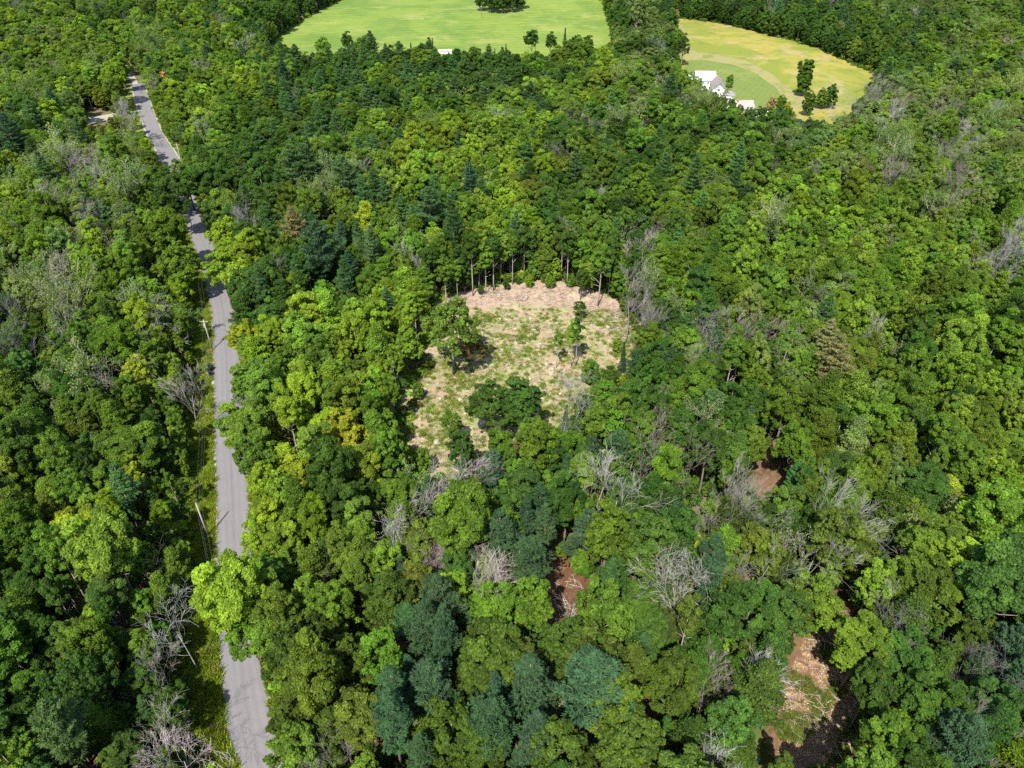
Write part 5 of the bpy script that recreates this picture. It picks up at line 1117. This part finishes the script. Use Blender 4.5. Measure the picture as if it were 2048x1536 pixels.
def log_(pa, pb, r, label, mat=M_LOG):
    a, b = unproj(*pa), unproj(*pb); e = empty('fallen_log', (a[0], a[1], Z(*a))); tag(e, label, 'log', 'fallen logs')
    d = (b[0]-a[0], b[1]-a[1], Z(*b)-Z(*a))
    MB().tube([(0, 0, r*.8), (d[0]*.5+.1, d[1]*.5, d[2]*.5+r), (d[0], d[1], d[2]+r*.8)], [r, r*.9, r*.65], 8).build('log', mat, e, True)
    L = math.hypot(d[0], d[1]); u = (d[0]/L, d[1]/L)
    MB().tube([(-u[0]*.02, -u[1]*.02, r*.8), (u[0]*.01, u[1]*.01, r*.8)], r*.92, 8).build('cut_end', M_CUT, e)
for pa, pb, r, lb in [((1012, 597), (1040, 603), .22, 'dark fallen log at the scraped bank behind the clearing'), ((1215, 645), (1250, 642), .16, 'pale fallen log at the right back corner of the clearing'), ((1225, 634), (1252, 628), .14, 'thin fallen log farther back at the right corner of the clearing'), ((960, 652), (968, 690), .14, 'thin pale log lying right of the big clearing tree'), ((1655, 1440), (1668, 1452), .14, 'short bleached log on the logged track'), ((1622, 1395), (1640, 1370), .08, 'thin branch log on the upper logged track'), ((1700, 1480), (1735, 1500), .1, 'thin log on the right of the logged track'), ((1588, 1500), (1600, 1470), .09, 'thin log on the left of the logged track'), ((1660, 1345), (1690, 1370), .09, 'thin log at the top of the logged track'), ((848, 760), (880, 775), .1, 'thin log near the left edge of the clearing'), ((1118, 1180), (1140, 1215), .09, 'thin log on the red earth gap')]: log_(pa, pb, r, lb, M_CUT if 'pale' in lb or 'bleached' in lb else M_LOG)
def stump(px, r, label):
    x, y = unproj(*px); e = empty('tree_stump', (x, y, Z(x, y))); tag(e, label, 'stump', 'stumps of the clearing')
    MB().tube([(0, 0, -.1), (0, 0, .2), (0, 0, .45)], [r*1.4, r*1.05, r], 9).build('bark', M_LOG, e, True); MB().tube([(0, 0, .44), (0, 0, .47)], r*.94, 9).build('cut_face', M_CUT, e)
for px, r, lb in [((1030, 660), .35, 'stump in the upper middle of the clearing'), ((1080, 690), .3, 'stump in the middle of the clearing left of the thin trees'), ((1000, 640), .3, 'stump in the upper left of the clearing'), ((1060, 640), .3, 'stump near the scraped bank, upper right of the clearing'), ((880, 800), .35, 'stump in the lower left of the clearing'), ((930, 830), .3, 'stump beside the small tree in the lower clearing'), ((1060, 760), .3, 'stump above the dark trees in the clearing'), ((1120, 790), .3, 'stump in the lower right of the clearing')]: stump(px, r, lb)
# scattered slash: sticks nobody could count
it = []
def stick_model(seed):
    rr = random.Random(seed); mb = MB()
    for _ in range(5):
        a = rr.uniform(0, 3.14); L = rr.uniform(.5, 1.8); c = (rr.uniform(-.8, .8), rr.uniform(-.8, .8), rr.uniform(.03, .2))
        mb.tube([(c[0]-math.cos(a)*L/2, c[1]-math.sin(a)*L/2, c[2]), (c[0]+math.cos(a)*L/2, c[1]+math.sin(a)*L/2, c[2]+rr.uniform(-.02, .3))], [.05, .025], 4)
    return mb.mesh('stick_model', DEAD)
STICKS = [stick_model(1), stick_model(2), stick_model(3)]
for pg, n in ((BARE[0], 420), (BARE[2], 110), (BARE[1], 25), ([(870, 615), (900, 590), (1050, 570), (1150, 575), (1260, 620), (1290, 690), (1240, 680), (1200, 630), (1050, 605), (930, 610)], 420)):
    W = np.array([unproj(u, v) for u, v in pg]); lo, hi = W.min(0), W.max(0); X = rg.uniform(lo[0], hi[0], n*3); Y = rg.uniform(lo[1], hi[1], n*3); ins = inpoly(X, Y, [tuple(p) for p in W])
    for x, y in list(zip(X[ins], Y[ins]))[:n]:
        s = rg.uniform(.5, 1.2); it.append((x, y, Z(x, y)+.05, (0, 0, rg.uniform(0, 6.28)), (s, s, s), jt([(.26, .22, .17), (.17, .13, .10), (.32, .28, .22)][rg.integers(3)], .2), int(rg.integers(3))))
scatter('brush_debris', it, STICKS, 'scattered sticks and slash lying on the cleared ground', 'debris')
